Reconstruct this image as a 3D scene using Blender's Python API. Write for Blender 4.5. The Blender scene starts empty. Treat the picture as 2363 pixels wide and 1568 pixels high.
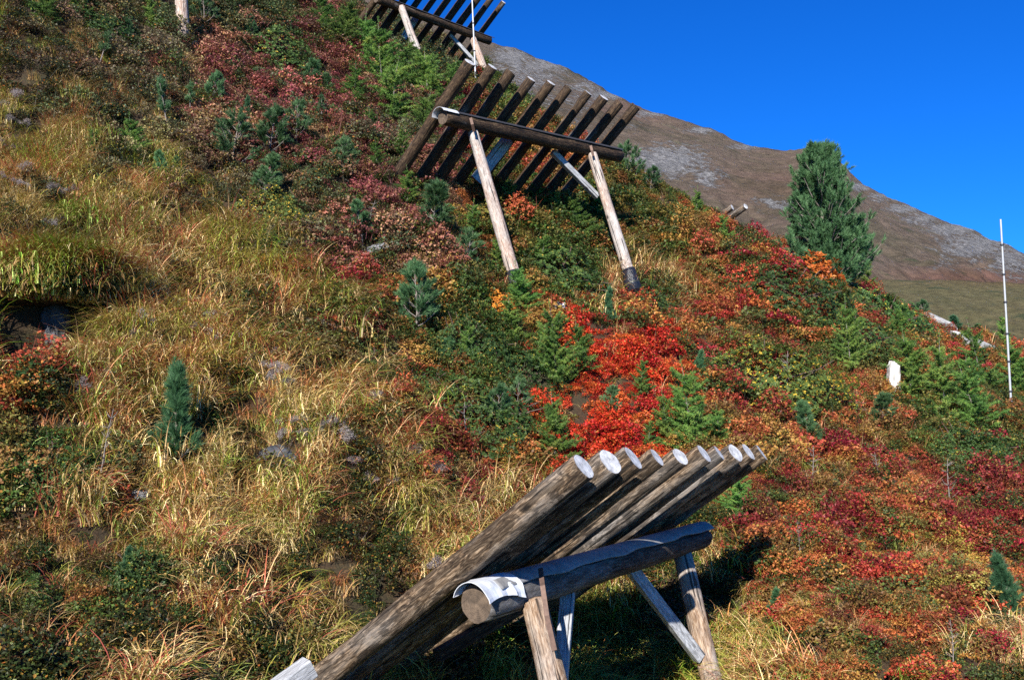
import bpy, math, random
import numpy as np
from mathutils import Vector, Matrix
from mathutils.bvhtree import BVHTree
R = math.radians
sc = bpy.context.scene
C = sc.collection
rng = np.random.default_rng(11)
random.seed(5)

# ------------------------------------------------------------------ camera
F = 2297.0; CX = 1181.5; CY = 784.0; PITCH = math.atan((985-784)/F)
cp, sp = math.cos(PITCH), math.sin(PITCH)
cam = bpy.data.cameras.new('camera'); co = bpy.data.objects.new('camera', cam); C.objects.link(co)
cam.sensor_width = 36; cam.lens = 36*F/2363; cam.clip_start = .1; cam.clip_end = 5000
co.rotation_euler = (math.pi/2+PITCH, 0, 0); sc.camera = co

def ray(px, py):
    x = (px-CX)/F; y = (CY-py)/F
    return Vector((x, cp - y*sp, y*cp + sp))
def at(px, py, z):
    return ray(px, py)*z
def proj(P):
    P = np.asarray(P, float)
    d = P[..., 1]*cp + P[..., 2]*sp
    u = P[..., 2]*cp - P[..., 1]*sp
    d = np.where(d > .05, d, .05)
    return CX + F*P[..., 0]/d, CY - F*u/d, d

# ------------------------------------------------------------------ helpers
def tag(o, label=None, cat=None, group=None, kind=None):
    if label: o['label'] = label
    if cat: o['category'] = cat
    if group: o['group'] = group
    if kind: o['kind'] = kind
    return o
def empty(name, loc, label, cat, group=None):
    o = bpy.data.objects.new(name, None); C.objects.link(o); o.location = loc
    o.empty_display_size = .2
    return tag(o, label, cat, group)
def mesh_np(name, V, Fc, mats=(), midx=None, smooth=False, attrs=None):
    """V (n,3); Fc list of arrays, each (m,k)"""
    me = bpy.data.meshes.new(name)
    V = np.asarray(V, np.float32)
    if not isinstance(Fc, (list, tuple)): Fc = [Fc]
    Fc = [np.asarray(f, np.int32) for f in Fc if len(f)]
    me.vertices.add(len(V)); me.vertices.foreach_set('co', V.ravel())
    nl = sum(f.size for f in Fc); nf = sum(len(f) for f in Fc)
    if nf:
        me.loops.add(nl); me.polygons.add(nf)
        me.loops.foreach_set('vertex_index', np.concatenate([f.ravel() for f in Fc]))
        tot = np.concatenate([np.full(len(f), f.shape[1], np.int32) for f in Fc])
        st = np.concatenate([[0], np.cumsum(tot)[:-1]]).astype(np.int32)
        me.polygons.foreach_set('loop_start', st)
        if midx is not None: me.polygons.foreach_set('material_index', np.asarray(midx, np.int32))
        me.polygons.foreach_set('use_smooth', np.full(nf, bool(smooth)))
    for m in mats: me.materials.append(m)
    for k, (dom, typ, data) in (attrs or {}).items():
        a = me.attributes.new(k, typ, dom)
        key = {'FLOAT': 'value', 'INT': 'value', 'FLOAT_VECTOR': 'vector', 'FLOAT_COLOR': 'color'}[typ]
        a.data.foreach_set(key, np.ascontiguousarray(data, np.int32 if typ == 'INT' else np.float32).ravel())
    me.update(calc_edges=True); me.validate()
    return me
def link(name, me, parent=None, loc=None, rot=None):
    o = bpy.data.objects.new(name, me); C.objects.link(o)
    if loc is not None: o.location = loc
    if rot is not None: o.rotation_mode = 'QUATERNION'; o.rotation_quaternion = rot
    if parent is not None: o.parent = parent
    return o

def _h(i, j, k, s):
    n = (i*374761393 + j*668265263 + k*2147483647 + s*974711) & 0xffffffff
    n = ((n ^ (n >> 13))*1274126177) & 0xffffffff
    n = (n ^ (n >> 16)) & 0xffffff
    return n/float(0xffffff)
def vnoise(x, y, z=0, s=0):
    x, y, z = np.broadcast_arrays(np.asarray(x, float), np.asarray(y, float), np.asarray(z, float))
    i = np.floor(x).astype(np.int64); j = np.floor(y).astype(np.int64); k = np.floor(z).astype(np.int64)
    fx = x-i; fy = y-j; fz = z-k
    fx = fx*fx*(3-2*fx); fy = fy*fy*(3-2*fy); fz = fz*fz*(3-2*fz)
    o = 0
    for a in (0, 1):
        for b in (0, 1):
            for c in (0, 1):
                w = (fx if a else 1-fx)*(fy if b else 1-fy)*(fz if c else 1-fz)
                o = o + w*_h(i+a, j+b, k+c, s)
    return o*2-1
def fbm(x, y, z=0, s=0, o=4):
    r = 0; a = 1; f = 1; t = 0
    for q in range(o):
        r = r + a*vnoise(x*f, y*f, np.asarray(z)*f, s+q*17); t += a; a *= .5; f *= 2.03
    return r/t

# ------------------------------------------------------------------ materials
def mat(name):
    m = bpy.data.materials.new(name); m.use_nodes = True
    nt = m.node_tree; nt.nodes.clear()
    out = nt.nodes.new('ShaderNodeOutputMaterial')
    def N(t, **k):
        n = nt.nodes.new(t)
        for a, b in k.items():
            if a.startswith('_'): setattr(n, a[1:], b)
            else: n.inputs[a.replace('__', ' ')].default_value = b
        return n
    L = nt.links.new
    return m, nt, N, L, out
def ramp(n, stops):
    cr = n.color_ramp
    while len(cr.elements) > 1: cr.elements.remove(cr.elements[-1])
    cr.elements[0].position = stops[0][0]; cr.elements[0].color = (*stops[0][1], 1)
    for p, c in stops[1:]:
        e = cr.elements.new(p); e.color = (*c, 1)
    return n

def wood(name, dark, mid, pale, rough=.75, grey=.3, greycol=(.33, .32, .31), shade_blotch=.35):
    m, nt, N, L, out = mat(name)
    tc = N('ShaderNodeTexCoord'); oi = N('ShaderNodeObjectInfo')
    add = N('ShaderNodeVectorMath', _operation='ADD')
    cmb = N('ShaderNodeCombineXYZ'); mul = N('ShaderNodeMath', _operation='MULTIPLY'); mul.inputs[1].default_value = 37
    L(oi.outputs['Random'], mul.inputs[0])
    for q in range(3): L(mul.outputs[0], cmb.inputs[q])
    L(tc.outputs['Object'], add.inputs[0]); L(cmb.outputs[0], add.inputs[1])
    mp = N('ShaderNodeMapping'); mp.inputs['Scale'].default_value = (1, 1, .07); L(add.outputs[0], mp.inputs[0])
    n1 = N('ShaderNodeTexNoise', Scale=100, Detail=8, Roughness=.72, Distortion=.9); L(mp.outputs[0], n1.inputs['Vector'])
    mp2 = N('ShaderNodeMapping'); mp2.inputs['Scale'].default_value = (1, 1, .3); L(add.outputs[0], mp2.inputs[0])
    n2 = N('ShaderNodeTexNoise', Scale=6, Detail=3, Roughness=.6); L(mp2.outputs[0], n2.inputs['Vector'])
    # contour figure: cathedral grain from banded low-frequency noise
    band = N('ShaderNodeMath', _operation='MULTIPLY'); band.inputs[1].default_value = 14; L(n2.outputs[0], band.inputs[0])
    frac = N('ShaderNodeMath', _operation='PINGPONG'); frac.inputs[1].default_value = .5; L(band.outputs[0], frac.inputs[0])
    mixf = N('ShaderNodeMath', _operation='MULTIPLY_ADD'); mixf.inputs[1].default_value = .24; L(frac.outputs[0], mixf.inputs[0]); L(n1.outputs[0], mixf.inputs[2])
    cr = ramp(N('ShaderNodeValToRGB'), [(.42, dark), (.55, mid), (.70, pale)]); L(mixf.outputs[0], cr.inputs[0])
    # weathered grey patches
    n3 = N('ShaderNodeTexNoise', Scale=2.6, Detail=5, Roughness=.65); L(mp2.outputs[0], n3.inputs['Vector'])
    gr = N('ShaderNodeMapRange'); gr.inputs['From Min'].default_value = .62-grey*.45; gr.inputs['From Max'].default_value = .74-grey*.3
    L(n3.outputs[0], gr.inputs['Value'])
    gm = N('ShaderNodeMath', _operation='MULTIPLY'); gm.inputs[1].default_value = .85; L(gr.outputs[0], gm.inputs[0])
    gcol = N('ShaderNodeMix', _data_type='RGBA', _blend_type='MIX'); L(gm.outputs[0], gcol.inputs[0]); L(cr.outputs[0], gcol.inputs[6])
    gcr = ramp(N('ShaderNodeValToRGB'), [(.3, tuple(c*.45 for c in greycol)), (.7, greycol)]); L(n1.outputs[0], gcr.inputs[0]); L(gcr.outputs[0], gcol.inputs[7])
    # drying cracks
    mp4 = N('ShaderNodeMapping'); mp4.inputs['Scale'].default_value = (1, 1, .035); L(add.outputs[0], mp4.inputs[0])
    n4 = N('ShaderNodeTexNoise', Scale=30, Detail=3, Roughness=.5); L(mp4.outputs[0], n4.inputs['Vector'])
    ck = N('ShaderNodeMapRange'); ck.inputs['From Min'].default_value = .37; ck.inputs['From Max'].default_value = .39; L(n4.outputs[0], ck.inputs['Value'])
    # knots
    mpk = N('ShaderNodeMapping'); mpk.inputs['Scale'].default_value = (1, 1, .55); L(add.outputs[0], mpk.inputs[0])
    vo = N('ShaderNodeTexVoronoi', Scale=4.2); L(mpk.outputs[0], vo.inputs['Vector'])
    kr = N('ShaderNodeMapRange'); kr.inputs['From Min'].default_value = .06; kr.inputs['From Max'].default_value = .13; L(vo.outputs['Distance'], kr.inputs['Value'])
    km = N('ShaderNodeMath', _operation='MULTIPLY'); L(kr.outputs[0], km.inputs[0]); L(ck.outputs[0], km.inputs[1])
    kk = N('ShaderNodeMapRange'); kk.inputs['To Min'].default_value = .16; L(km.outputs[0], kk.inputs['Value'])
    fin = N('ShaderNodeMix', _data_type='RGBA', _blend_type='MULTIPLY'); fin.inputs[0].default_value = 1
    L(gcol.outputs[2], fin.inputs[6]); L(kk.outputs[0], fin.inputs[7])
    nb = N('ShaderNodeTexNoise', Scale=12, Detail=7, Roughness=.65, Distortion=1.4); L(mp2.outputs[0], nb.inputs['Vector'])  # dappled cast shade painted into the wood colour as dark noise blotches
    br_ = N('ShaderNodeMapRange'); br_.inputs['From Min'].default_value = .485; br_.inputs['From Max'].default_value = .525; br_.inputs['To Min'].default_value = 1-.62*shade_blotch; L(nb.outputs[0], br_.inputs['Value'])
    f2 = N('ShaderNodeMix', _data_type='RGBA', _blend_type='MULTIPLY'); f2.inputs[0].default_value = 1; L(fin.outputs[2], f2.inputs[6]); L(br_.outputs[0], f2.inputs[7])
    bs = N('ShaderNodeBsdfPrincipled', Roughness=rough); bs.inputs['Specular IOR Level'].default_value = .25
    L(f2.outputs[2], bs.inputs['Base Color'])
    bu = N('ShaderNodeBump', Strength=.8, Distance=.01); hs = N('ShaderNodeMath', _operation='MULTIPLY'); L(n1.outputs[0], hs.inputs[0]); L(kk.outputs[0], hs.inputs[1])
    L(hs.outputs[0], bu.inputs['Height']); L(bu.outputs[0], bs.inputs['Normal'])
    L(bs.outputs[0], out.inputs[0])
    return m
W_NEAR = wood('weathered_brown_wood', (.03, .018, .01), (.125, .08, .045), (.34, .25, .165), grey=.36, greycol=(.33, .30, .27), shade_blotch=1)
W_DARK = wood('dark_brown_wood', (.012, .007, .004), (.05, .028, .015), (.13, .085, .045), grey=.06, shade_blotch=.6)
W_BEAM = wood('grey_brown_beam_wood', (.015, .011, .008), (.055, .043, .034), (.15, .125, .10), grey=.3, shade_blotch=.6)
W_POST = wood('sun_bleached_post_wood', (.20, .11, .07), (.42, .29, .22), (.60, .51, .43), grey=.4, greycol=(.58, .54, .50))
W_POSTN = wood('tan_post_wood', (.10, .055, .03), (.30, .19, .115), (.48, .38, .28), grey=.5, greycol=(.45, .43, .41))
W_GREY = wood('silver_grey_wood', (.18, .18, .18), (.36, .37, .38), (.55, .56, .57), grey=.3, greycol=(.5, .51, .53))

def endgrain(name, a, b):
    m, nt, N, L, out = mat(name)
    tc = N('ShaderNodeTexCoord'); mp = N('ShaderNodeMapping'); mp.inputs['Scale'].default_value = (1, 1, 0); L(tc.outputs['Object'], mp.inputs[0])
    ln = N('ShaderNodeVectorMath', _operation='LENGTH'); L(mp.outputs[0], ln.inputs[0])
    no = N('ShaderNodeTexNoise', Scale=25, Detail=4); L(tc.outputs['Object'], no.inputs['Vector'])
    ma = N('ShaderNodeMath', _operation='MULTIPLY_ADD'); ma.inputs[1].default_value = .02; L(no.outputs[0], ma.inputs[0]); L(ln.outputs['Value'], ma.inputs[2])
    ri = N('ShaderNodeMath', _operation='PINGPONG'); ri.inputs[1].default_value = .006; L(ma.outputs[0], ri.inputs[0])
    rr = N('ShaderNodeMapRange'); rr.inputs['From Max'].default_value = .006; L(ri.outputs[0], rr.inputs['Value'])
    mx = N('ShaderNodeMath', _operation='MULTIPLY_ADD'); mx.inputs[1].default_value = .16; L(rr.outputs[0], mx.inputs[0]); L(no.outputs[0], mx.inputs[2])
    cr = ramp(N('ShaderNodeValToRGB'), [(.3, a), (.85, b)]); L(mx.outputs[0], cr.inputs[0])
    vo = N('ShaderNodeTexVoronoi', Scale=14, _feature='DISTANCE_TO_EDGE'); L(tc.outputs['Object'], vo.inputs['Vector'])
    vr = N('ShaderNodeMapRange'); vr.inputs['From Max'].default_value = .025; vr.inputs['To Min'].default_value = .55; L(vo.outputs[0], vr.inputs['Value'])
    no2 = N('ShaderNodeTexNoise', Scale=9, Detail=3); L(tc.outputs['Object'], no2.inputs['Vector'])
    v2 = N('ShaderNodeMapRange'); v2.inputs['From Min'].default_value = .35; v2.inputs['From Max'].default_value = .6; v2.inputs['To Min'].default_value = .55; L(no2.outputs[0], v2.inputs['Value'])
    vm = N('ShaderNodeMath', _operation='MULTIPLY'); L(vr.outputs[0], vm.inputs[0]); L(v2.outputs[0], vm.inputs[1])
    fm = N('ShaderNodeMix', _data_type='RGBA', _blend_type='MULTIPLY'); fm.inputs[0].default_value = 1; L(cr.outputs[0], fm.inputs[6]); L(vm.outputs[0], fm.inputs[7])
    bu = N('ShaderNodeBump', Strength=.6, Distance=.01); L(no.outputs[0], bu.inputs['Height'])
    bs = N('ShaderNodeBsdfPrincipled', Roughness=.8); L(bu.outputs[0], bs.inputs['Normal']); L(fm.outputs[2], bs.inputs['Base Color']); L(bs.outputs[0], out.inputs[0])
    return m
E_PALE = endgrain('bleached_log_end', (.27, .27, .275), (.64, .64, .65))
E_DARK = endgrain('brown_log_end', (.05, .034, .022), (.17, .12, .08))

def simple(name, col, rough=.6, metal=0, nscale=8, var=.25, bump=0, spec=.4):
    m, nt, N, L, out = mat(name)
    tc = N('ShaderNodeTexCoord'); no = N('ShaderNodeTexNoise', Scale=nscale, Detail=6, Roughness=.65); L(tc.outputs['Object'], no.inputs['Vector'])
    cr = ramp(N('ShaderNodeValToRGB'), [(.3, tuple(max(0, c*(1-var)) for c in col)), (.7, tuple(min(1, c*(1+var)) for c in col))]); L(no.outputs[0], cr.inputs[0])
    bs = N('ShaderNodeBsdfPrincipled', Roughness=rough, Metallic=metal); bs.inputs['Specular IOR Level'].default_value = spec
    L(cr.outputs[0], bs.inputs['Base Color'])
    if bump:
        bu = N('ShaderNodeBump', Strength=bump, Distance=.05); L(no.outputs[0], bu.inputs['Height']); L(bu.outputs[0], bs.inputs['Normal'])
    L(bs.outputs[0], out.inputs[0]); return m
M_SHEET = simple('galvanised_sheet', (.22, .215, .21), .6, 0, 14, .35, .1, .25)
M_FLAP = simple('bright_sheet_flap', (.60, .62, .65), .45, .15, 14, .1, .1)
M_SHEETD = simple('dark_roofing_felt', (.03, .03, .035), .7, 0, 14, .3, .1)
M_STEEL = simple('rusty_steel', (.10, .06, .045), .6, .4, 30, .4)
M_BOOT = simple('black_plastic', (.015, .017, .025), .3, 0, 20, .3, .4)
M_POLE = simple('pale_metal_pole', (.42, .43, .44), .45, .2, 6, .12)
M_COLLAR = simple('dark_collar', (.06, .06, .07), .5, .5)

def leafmat(name, mode, spec=.3, rough=.45, transl=.3):
    """colour = instancer tint or attribute; rnd varies leaf by leaf"""
    m, nt, N, L, out = mat(name)
    rn = N('ShaderNodeAttribute', _attribute_name='rnd')
    ti = N('ShaderNodeAttribute', _attribute_name='tint', _attribute_type='INSTANCER')
    if mode == 'shrub':
        br = ramp(N('ShaderNodeValToRGB'), [(0, (.55, .5, .5)), (.45, (.95, .95, .95)), (.8, (1.0, 1.35, 1.0)), (.9, (1.0, 1.0, .8)), (1, (.5, .9, .5))])
        mx = N('ShaderNodeMix', _data_type='RGBA', _blend_type='MULTIPLY'); mx.inputs[0].default_value = 1; mx.clamp_result = False
        L(rn.outputs['Fac'], br.inputs[0]); L(ti.outputs['Color'], mx.inputs[6]); L(br.outputs[0], mx.inputs[7])
        # a few leaves stay green or turn ochre
        sel = N('ShaderNodeMapRange'); sel.inputs['From Min'].default_value = .86; sel.inputs['From Max'].default_value = .88; L(rn.outputs['Fac'], sel.inputs['Value'])
        s7 = N('ShaderNodeMath', _operation='MULTIPLY'); s7.inputs[1].default_value = .7; L(sel.outputs[0], s7.inputs[0])
        oc = ramp(N('ShaderNodeValToRGB'), [(.88, (.12, .16, .03)), (.93, (.35, .25, .04)), (1, (.45, .12, .03))]); L(rn.outputs['Fac'], oc.inputs[0])
        m2 = N('ShaderNodeMix', _data_type='RGBA'); L(s7.outputs[0], m2.inputs[0]); L(mx.outputs[2], m2.inputs[6]); L(oc.outputs[0], m2.inputs[7])
        col = m2.outputs[2]
    elif mode == 'grass':
        br = ramp(N('ShaderNodeValToRGB'), [(0, (.16, .09, .05)), (.16, (.46, .30, .14)), (.38, (.70, .53, .27)), (.58, (1.0, .87, .60)), (.70, (.66, .40, .24)), (.8, (.27, .30, .06)), (.9, (.46, .46, .11)), (.955, (.46, .12, .09)), (1, (.36, .09, .08))])
        L(rn.outputs['Fac'], br.inputs[0])
        mx = N('ShaderNodeMix', _data_type='RGBA', _blend_type='MULTIPLY'); mx.inputs[0].default_value = 1
        L(ti.outputs['Color'], mx.inputs[6]); L(br.outputs[0], mx.inputs[7]); col = mx.outputs[2]
    else:   # object foliage: ramp given
        br = ramp(N('ShaderNodeValToRGB'), mode); L(rn.outputs['Fac'], br.inputs[0])
        oi = N('ShaderNodeObjectInfo'); hs = N('ShaderNodeHueSaturation')
        mr = N('ShaderNodeMapRange'); mr.inputs['To Min'].default_value = .72; mr.inputs['To Max'].default_value = 1.28; L(oi.outputs['Random'], mr.inputs['Value']); L(mr.outputs[0], hs.inputs['Value'])
        mh = N('ShaderNodeMapRange'); mh.inputs['To Min'].default_value = .515; mh.inputs['To Max'].default_value = .482
        fr = N('ShaderNodeMath', _operation='FRACT'); fm = N('ShaderNodeMath', _operation='MULTIPLY'); fm.inputs[1].default_value = 7.3
        L(oi.outputs['Random'], fm.inputs[0]); L(fm.outputs[0], fr.inputs[0]); L(fr.outputs[0], mh.inputs['Value']); L(mh.outputs[0], hs.inputs['Hue'])
        L(br.outputs[0], hs.inputs['Color']); col = hs.outputs[0]
    bs = N('ShaderNodeBsdfPrincipled', Roughness=rough); bs.inputs['Specular IOR Level'].default_value = spec
    L(col, bs.inputs['Base Color'])
    tr = N('ShaderNodeBsdfTranslucent'); L(col, tr.inputs['Color'])
    ms = N('ShaderNodeMixShader'); ms.inputs[0].default_value = transl; L(bs.outputs[0], ms.inputs[1]); L(tr.outputs[0], ms.inputs[2])
    L(ms.outputs[0], out.inputs[0]); return m
M_SHRUB = leafmat('autumn_leaf', 'shrub', .25, .5, .16)
M_GRASS = leafmat('dry_grass', 'grass', .3, .45, .16)
M_PINE = leafmat('stone_pine_needles', [(0, (.020, .052, .022)), (.4, (.060, .135, .052)), (.75, (.135, .25, .10)), (.95, (.18, .30, .13)), (1, (.28, .14, .04))], .3, .5, .15)
M_PINEB = leafmat('bluish_pine_needles', [(0, (.024, .075, .032)), (.5, (.055, .145, .062)), (1, (.13, .27, .12))], .35, .5, .15)
M_LARCH = leafmat('larch_needles', [(0, (.035, .085, .018)), (.4, (.085, .185, .035)), (.75, (.17, .31, .06)), (1, (.34, .40, .08))], .25, .5, .3)
M_RHODO = leafmat('rhododendron_leaves', [(0, (.014, .034, .010)), (.5, (.035, .075, .017)), (.82, (.08, .125, .025)), (.9, (.42, .30, .03)), (.95, (.06, .10, .02)), (1, (.30, .10, .03))], .22, .5, .12)
M_RHODOY = leafmat('yellow_flecked_leaves', [(0, (.03, .06, .015)), (.5, (.07, .11, .02)), (.7, (.11, .15, .03)), (.78, (.55, .38, .03)), (.95, (.50, .30, .03)), (1, (.40, .12, .03))], .22, .5, .12)
M_ORANGE = leafmat('orange_leaves', [(0, (.35, .09, .02)), (.5, (.62, .20, .03)), (1, (.70, .34, .05))], .3, .45, .35)
M_DEADN = leafmat('dead_needles', [(0, (.20, .06, .03)), (.6, (.42, .14, .07)), (1, (.5, .22, .12))], .2, .6, .2)
M_FLUFF = leafmat('seed_fluff', [(0, (.16, .13, .12)), (.5, (.28, .24, .23)), (1, (.42, .37, .36))], .1, .8, .35)
M_BARK = simple('grey_bark', (.19, .16, .14), .85, 0, 30, .35, .3)
M_TWIG = simple('dark_twig', (.09, .06, .045), .85, 0, 30, .4)

# ------------------------------------------------------------------ terrain (one height field)
ctrl = [(650,1640,6.9),(1215,1440,9.9),(1700,1760,8.2),(1370,1950,6.0),(1780,1295,10.3),(1640,1420,9.9),
 (1197,676,15.4),(1474,696,17.4),(910,418,16.0),(1290,466,19.0),
 (985,152,26),(1135,212,28.6),(806,86,27.2),(1043,170,30.2),
 (1400,1050,12.4),(1600,1000,13.4),(1600,800,16.3),(1400,800,15.0),(2000,1300,10.8),(2000,1050,14.6),(2050,900,18),(2333,960,20.5),
 (2363,1568,8),(2000,1568,8),(2363,1250,12),(1000,1200,9.5),(1000,900,12),(1200,1000,11.7),(700,1200,8.8),(700,800,11.3),(700,500,14.5),(700,200,20.5),
 (0,1568,6),(0,1000,8.2),(0,500,11),(0,0,15.5),(350,1568,6.2),(350,1000,9),(400,90,18.8),(400,500,12.8),(-500,1568,6),(-500,700,8.5),(-500,0,14),
 (1800,1568,8.2),(2800,1568,8.5),(2800,1150,14),(1850,680,21.5),(2200,850,24),(200,-250,20),(500,-150,27),(1500,600,19.5)]
sky_near = [(560,-70,31),(720,-2,31),(870,40,33),(1000,110,34),(1150,190,34),(1300,345,29),(1420,395,27),(1520,455,26),(1640,520,26),(1760,583,26),(1900,655,26),
            (2020,705,27),(2110,745,27.5),(2200,785,28.5),(2290,822,30),(2363,845,31),(2600,930,33),(2900,1010,35)]
pts = [at(*c) for c in ctrl] + [at(*c) for c in sky_near]
for x, y, z in sky_near:
    pts.append(at(x, y+75, z*1.28)); pts.append(at(x, y+330, z*1.9))
pts += [Vector((0, 0, -1.75)), Vector((1, -4, -2.6)), Vector((-4, -3, .2)), Vector((4, 0, -3.2)), Vector((8, 2, -4.5)), Vector((-5, 2, -.1)), Vector((-9, 5, 3)), Vector((0, 3, -2.3)), Vector((2.5, 4, -3.0)), Vector((-2, 4, -2.0)),
        Vector((-16, 12, 9)), Vector((-22, 22, 19)), Vector((-20, 36, 24)), Vector((-26, 0, 11)), Vector((20, 6, -5)), Vector((24, 16, -3)), Vector((30, 0, -12))]
P = np.array([tuple(p) for p in pts])
def tps_fit(P, lam=.02):
    n = len(P); X = P[:, :2]
    d = np.linalg.norm(X[:, None]-X[None], axis=2); K = np.where(d > 0, d*d*np.log(d+1e-9), 0)
    A = np.zeros((n+3, n+3)); A[:n, :n] = K + lam*np.eye(n); A[:n, n] = 1; A[:n, n+1:] = X; A[n:, :n] = A[:n, n:].T
    b = np.zeros(n+3); b[:n] = P[:, 2]
    return np.linalg.solve(A, b)
Wt = tps_fit(P, .15)
def height0(x, y):
    x = np.asarray(x, float); y = np.asarray(y, float); sh = x.shape
    X = np.stack([x.ravel(), y.ravel()], 1); o = np.empty(len(X))
    for a in range(0, len(X), 20000):
        q = X[a:a+20000]; d = np.linalg.norm(q[:, None]-P[None, :, :2], axis=2)
        K = np.where(d > 0, d*d*np.log(d+1e-9), 0)
        o[a:a+20000] = K@Wt[:-3] + Wt[-3] + q@Wt[-2:]
    return o.reshape(sh)
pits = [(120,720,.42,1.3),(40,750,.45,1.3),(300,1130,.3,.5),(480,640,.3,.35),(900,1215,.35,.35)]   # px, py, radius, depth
pitw = []
def height(x, y):
    h = height0(x, y)
    far = np.clip((y-40)/20, 0, 1)
    h = h + .27*fbm(x*.9, y*.9, 0, 3, 3) + .22*fbm(x*2.1, y*2.1, 0, 9, 2) - far*3
    for (a, b, r, dp) in pitw:
        h = h - dp*np.exp(-(((x-a)**2+(y-b)**2)/(r*r))**1.6)
    return h
xs = np.concatenate([np.arange(-34, -14, .6), np.arange(-14, 18, .2), np.arange(18, 48, .7)])
ys = np.concatenate([np.arange(-12, 3, .5), np.arange(3, 36, .2), np.arange(36, 72, .8)])
GX, GY = np.meshgrid(xs, ys)
def build_grid():
    return height(GX, GY)
GZ = build_grid()
nx, ny = len(xs), len(ys)
ii = np.arange(nx*ny).reshape(ny, nx)
quads = np.stack([ii[:-1, :-1].ravel(), ii[:-1, 1:].ravel(), ii[1:, 1:].ravel(), ii[1:, :-1].ravel()], 1)
def mkbvh():
    V = np.stack([GX.ravel(), GY.ravel(), GZ.ravel()], 1)
    return BVHTree.FromPolygons(V.tolist(), quads.tolist()), V
bvh, TV = mkbvh()
def hit(px, py):
    r = ray(px, py).normalized()
    loc, nor, i, d = bvh.ray_cast(Vector((0, 0, 0)), r, 200)
    return loc
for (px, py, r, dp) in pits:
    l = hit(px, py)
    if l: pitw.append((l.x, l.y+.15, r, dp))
GZ = build_grid(); bvh, TV = mkbvh()
def hz(x, y):
    l = bvh.ray_cast(Vector((x, y, 200)), Vector((0, 0, -1)))[0]
    return l.z if l else 0.
def ground(px, py):
    """point of the slope seen at a pixel; slides down the picture until the ray meets it"""
    for k in range(40):
        l = hit(px, py+k*6)
        if l: return l
    return at(px, py, 25)

# soil material
m, nt, N, L, out = mat('slope_soil')
tc = N('ShaderNodeTexCoord')
n1 = N('ShaderNodeTexNoise', Scale=1.3, Detail=6, Roughness=.7); L(tc.outputs['Object'], n1.inputs['Vector'])
n2 = N('ShaderNodeTexNoise', Scale=26, Detail=6, Roughness=.75); L(tc.outputs['Object'], n2.inputs['Vector'])
cr = ramp(N('ShaderNodeValToRGB'), [(.25, (.018, .014, .008)), (.5, (.04, .032, .016)), (.75, (.085, .06, .03))]); L(n2.outputs[0], cr.inputs[0])
c2 = ramp(N('ShaderNodeValToRGB'), [(.3, (.8, 1.0, .6)), (.6, (1.2, .75, .55))]); L(n1.outputs[0], c2.inputs[0])
mx = N('ShaderNodeMix', _data_type='RGBA', _blend_type='MULTIPLY'); mx.inputs[0].default_value = 1; L(cr.outputs[0], mx.inputs[6]); L(c2.outputs[0], mx.inputs[7])
bs = N('ShaderNodeBsdfPrincipled', Roughness=.95); L(mx.outputs[2], bs.inputs['Base Color'])
bu = N('ShaderNodeBump', Strength=.8, Distance=.06); L(n2.outputs[0], bu.inputs['Height']); L(bu.outputs[0], bs.inputs['Normal']); L(bs.outputs[0], out.inputs[0])
M_SOIL = m
slope = link('hillside', mesh_np('hillside', TV, quads, [M_SOIL], smooth=True))
tag(slope, 'steep alpine hillside carrying the timber structures and all the autumn plants', 'hillside', kind='structure')

# ------------------------------------------------------------------ far mountain and shoulder
def ridge(name, sky, ybase, zbase, zsky, nxp, nyp, amp, seed, material, patches, backdrop=True, fine=1.0):
    sx = np.array([s[0] for s in sky], float); sy = np.array([s[1] for s in sky], float)
    px = np.linspace(sx[0], sx[-1], nxp); yt = np.interp(px, sx, sy)
    v = np.linspace(0, 1, nyp)
    PX = np.repeat(px[None], nyp, 0); PY = ybase + (yt[None]-ybase)*v[:, None]
    zs = zsky if np.isscalar(zsky) else np.interp(px, [q[0] for q in zsky], [q[1] for q in zsky])
    iz = (1/zbase) + (1/np.broadcast_to(zs, px.shape)[None] - 1/zbase)*v[:, None]**1.15
    Z = 1/iz
    X = (PX-CX)/F*Z; yy = (CY-PY)/F
    Yf = (cp-yy*sp)*Z; H = (yy*cp+sp)*Z
    s = amp
    dn = fbm(X/s/3, Yf/s/3, H/s/3, seed, 5)
    fade = np.clip((1-v)*6, .25, 1)[:, None]
    rg = 1-np.abs(fbm(X/s/2.2+H/s/4, Yf/s/6, H/s/7, seed+21, 4))*2.2
    H = H + dn*amp*.6*fade + rg*amp*.22*fade; X = X + fbm(X/s/2, Yf/s/2, 7, seed+3, 4)*amp*.35*fade
    H = H + fbm(X/s*2, Yf/s*2, H/s*2, seed+5, 3)*amp*.10*fine
    rows = [np.stack([X, Yf, H], 2)]
    for k in range(1, 9):      # far side falling away
        last = rows[0][-1].copy(); last[:, 1] += k*amp*6; last[:, 2] -= (k**1.2)*amp*3
        rows.append(last[None])
    G = np.concatenate(rows, 0); n2_, m2_ = G.shape[:2]
    idx = np.arange(n2_*m2_).reshape(n2_, m2_)
    q = np.stack([idx[:-1, :-1].ravel(), idx[:-1, 1:].ravel(), idx[1:, 1:].ravel(), idx[1:, :-1].ravel()], 1)
    V = G.reshape(-1, 3); ux, uy, _ = proj(V)
    rock = np.zeros(len(V)); tone = np.zeros(len(V))
    for (a, b, ra, rb, w, ch) in patches:
        e = np.exp(-(((ux-a)/ra)**2+((uy-b)/rb)**2))*w
        if ch: tone = np.maximum(tone, e)
        else: rock = np.maximum(rock, e)
    return link(name, mesh_np(name, V, q, [material], smooth=True, attrs={'rock': ('POINT', 'FLOAT', rock), 'tone': ('POINT', 'FLOAT', tone)}))

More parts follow.
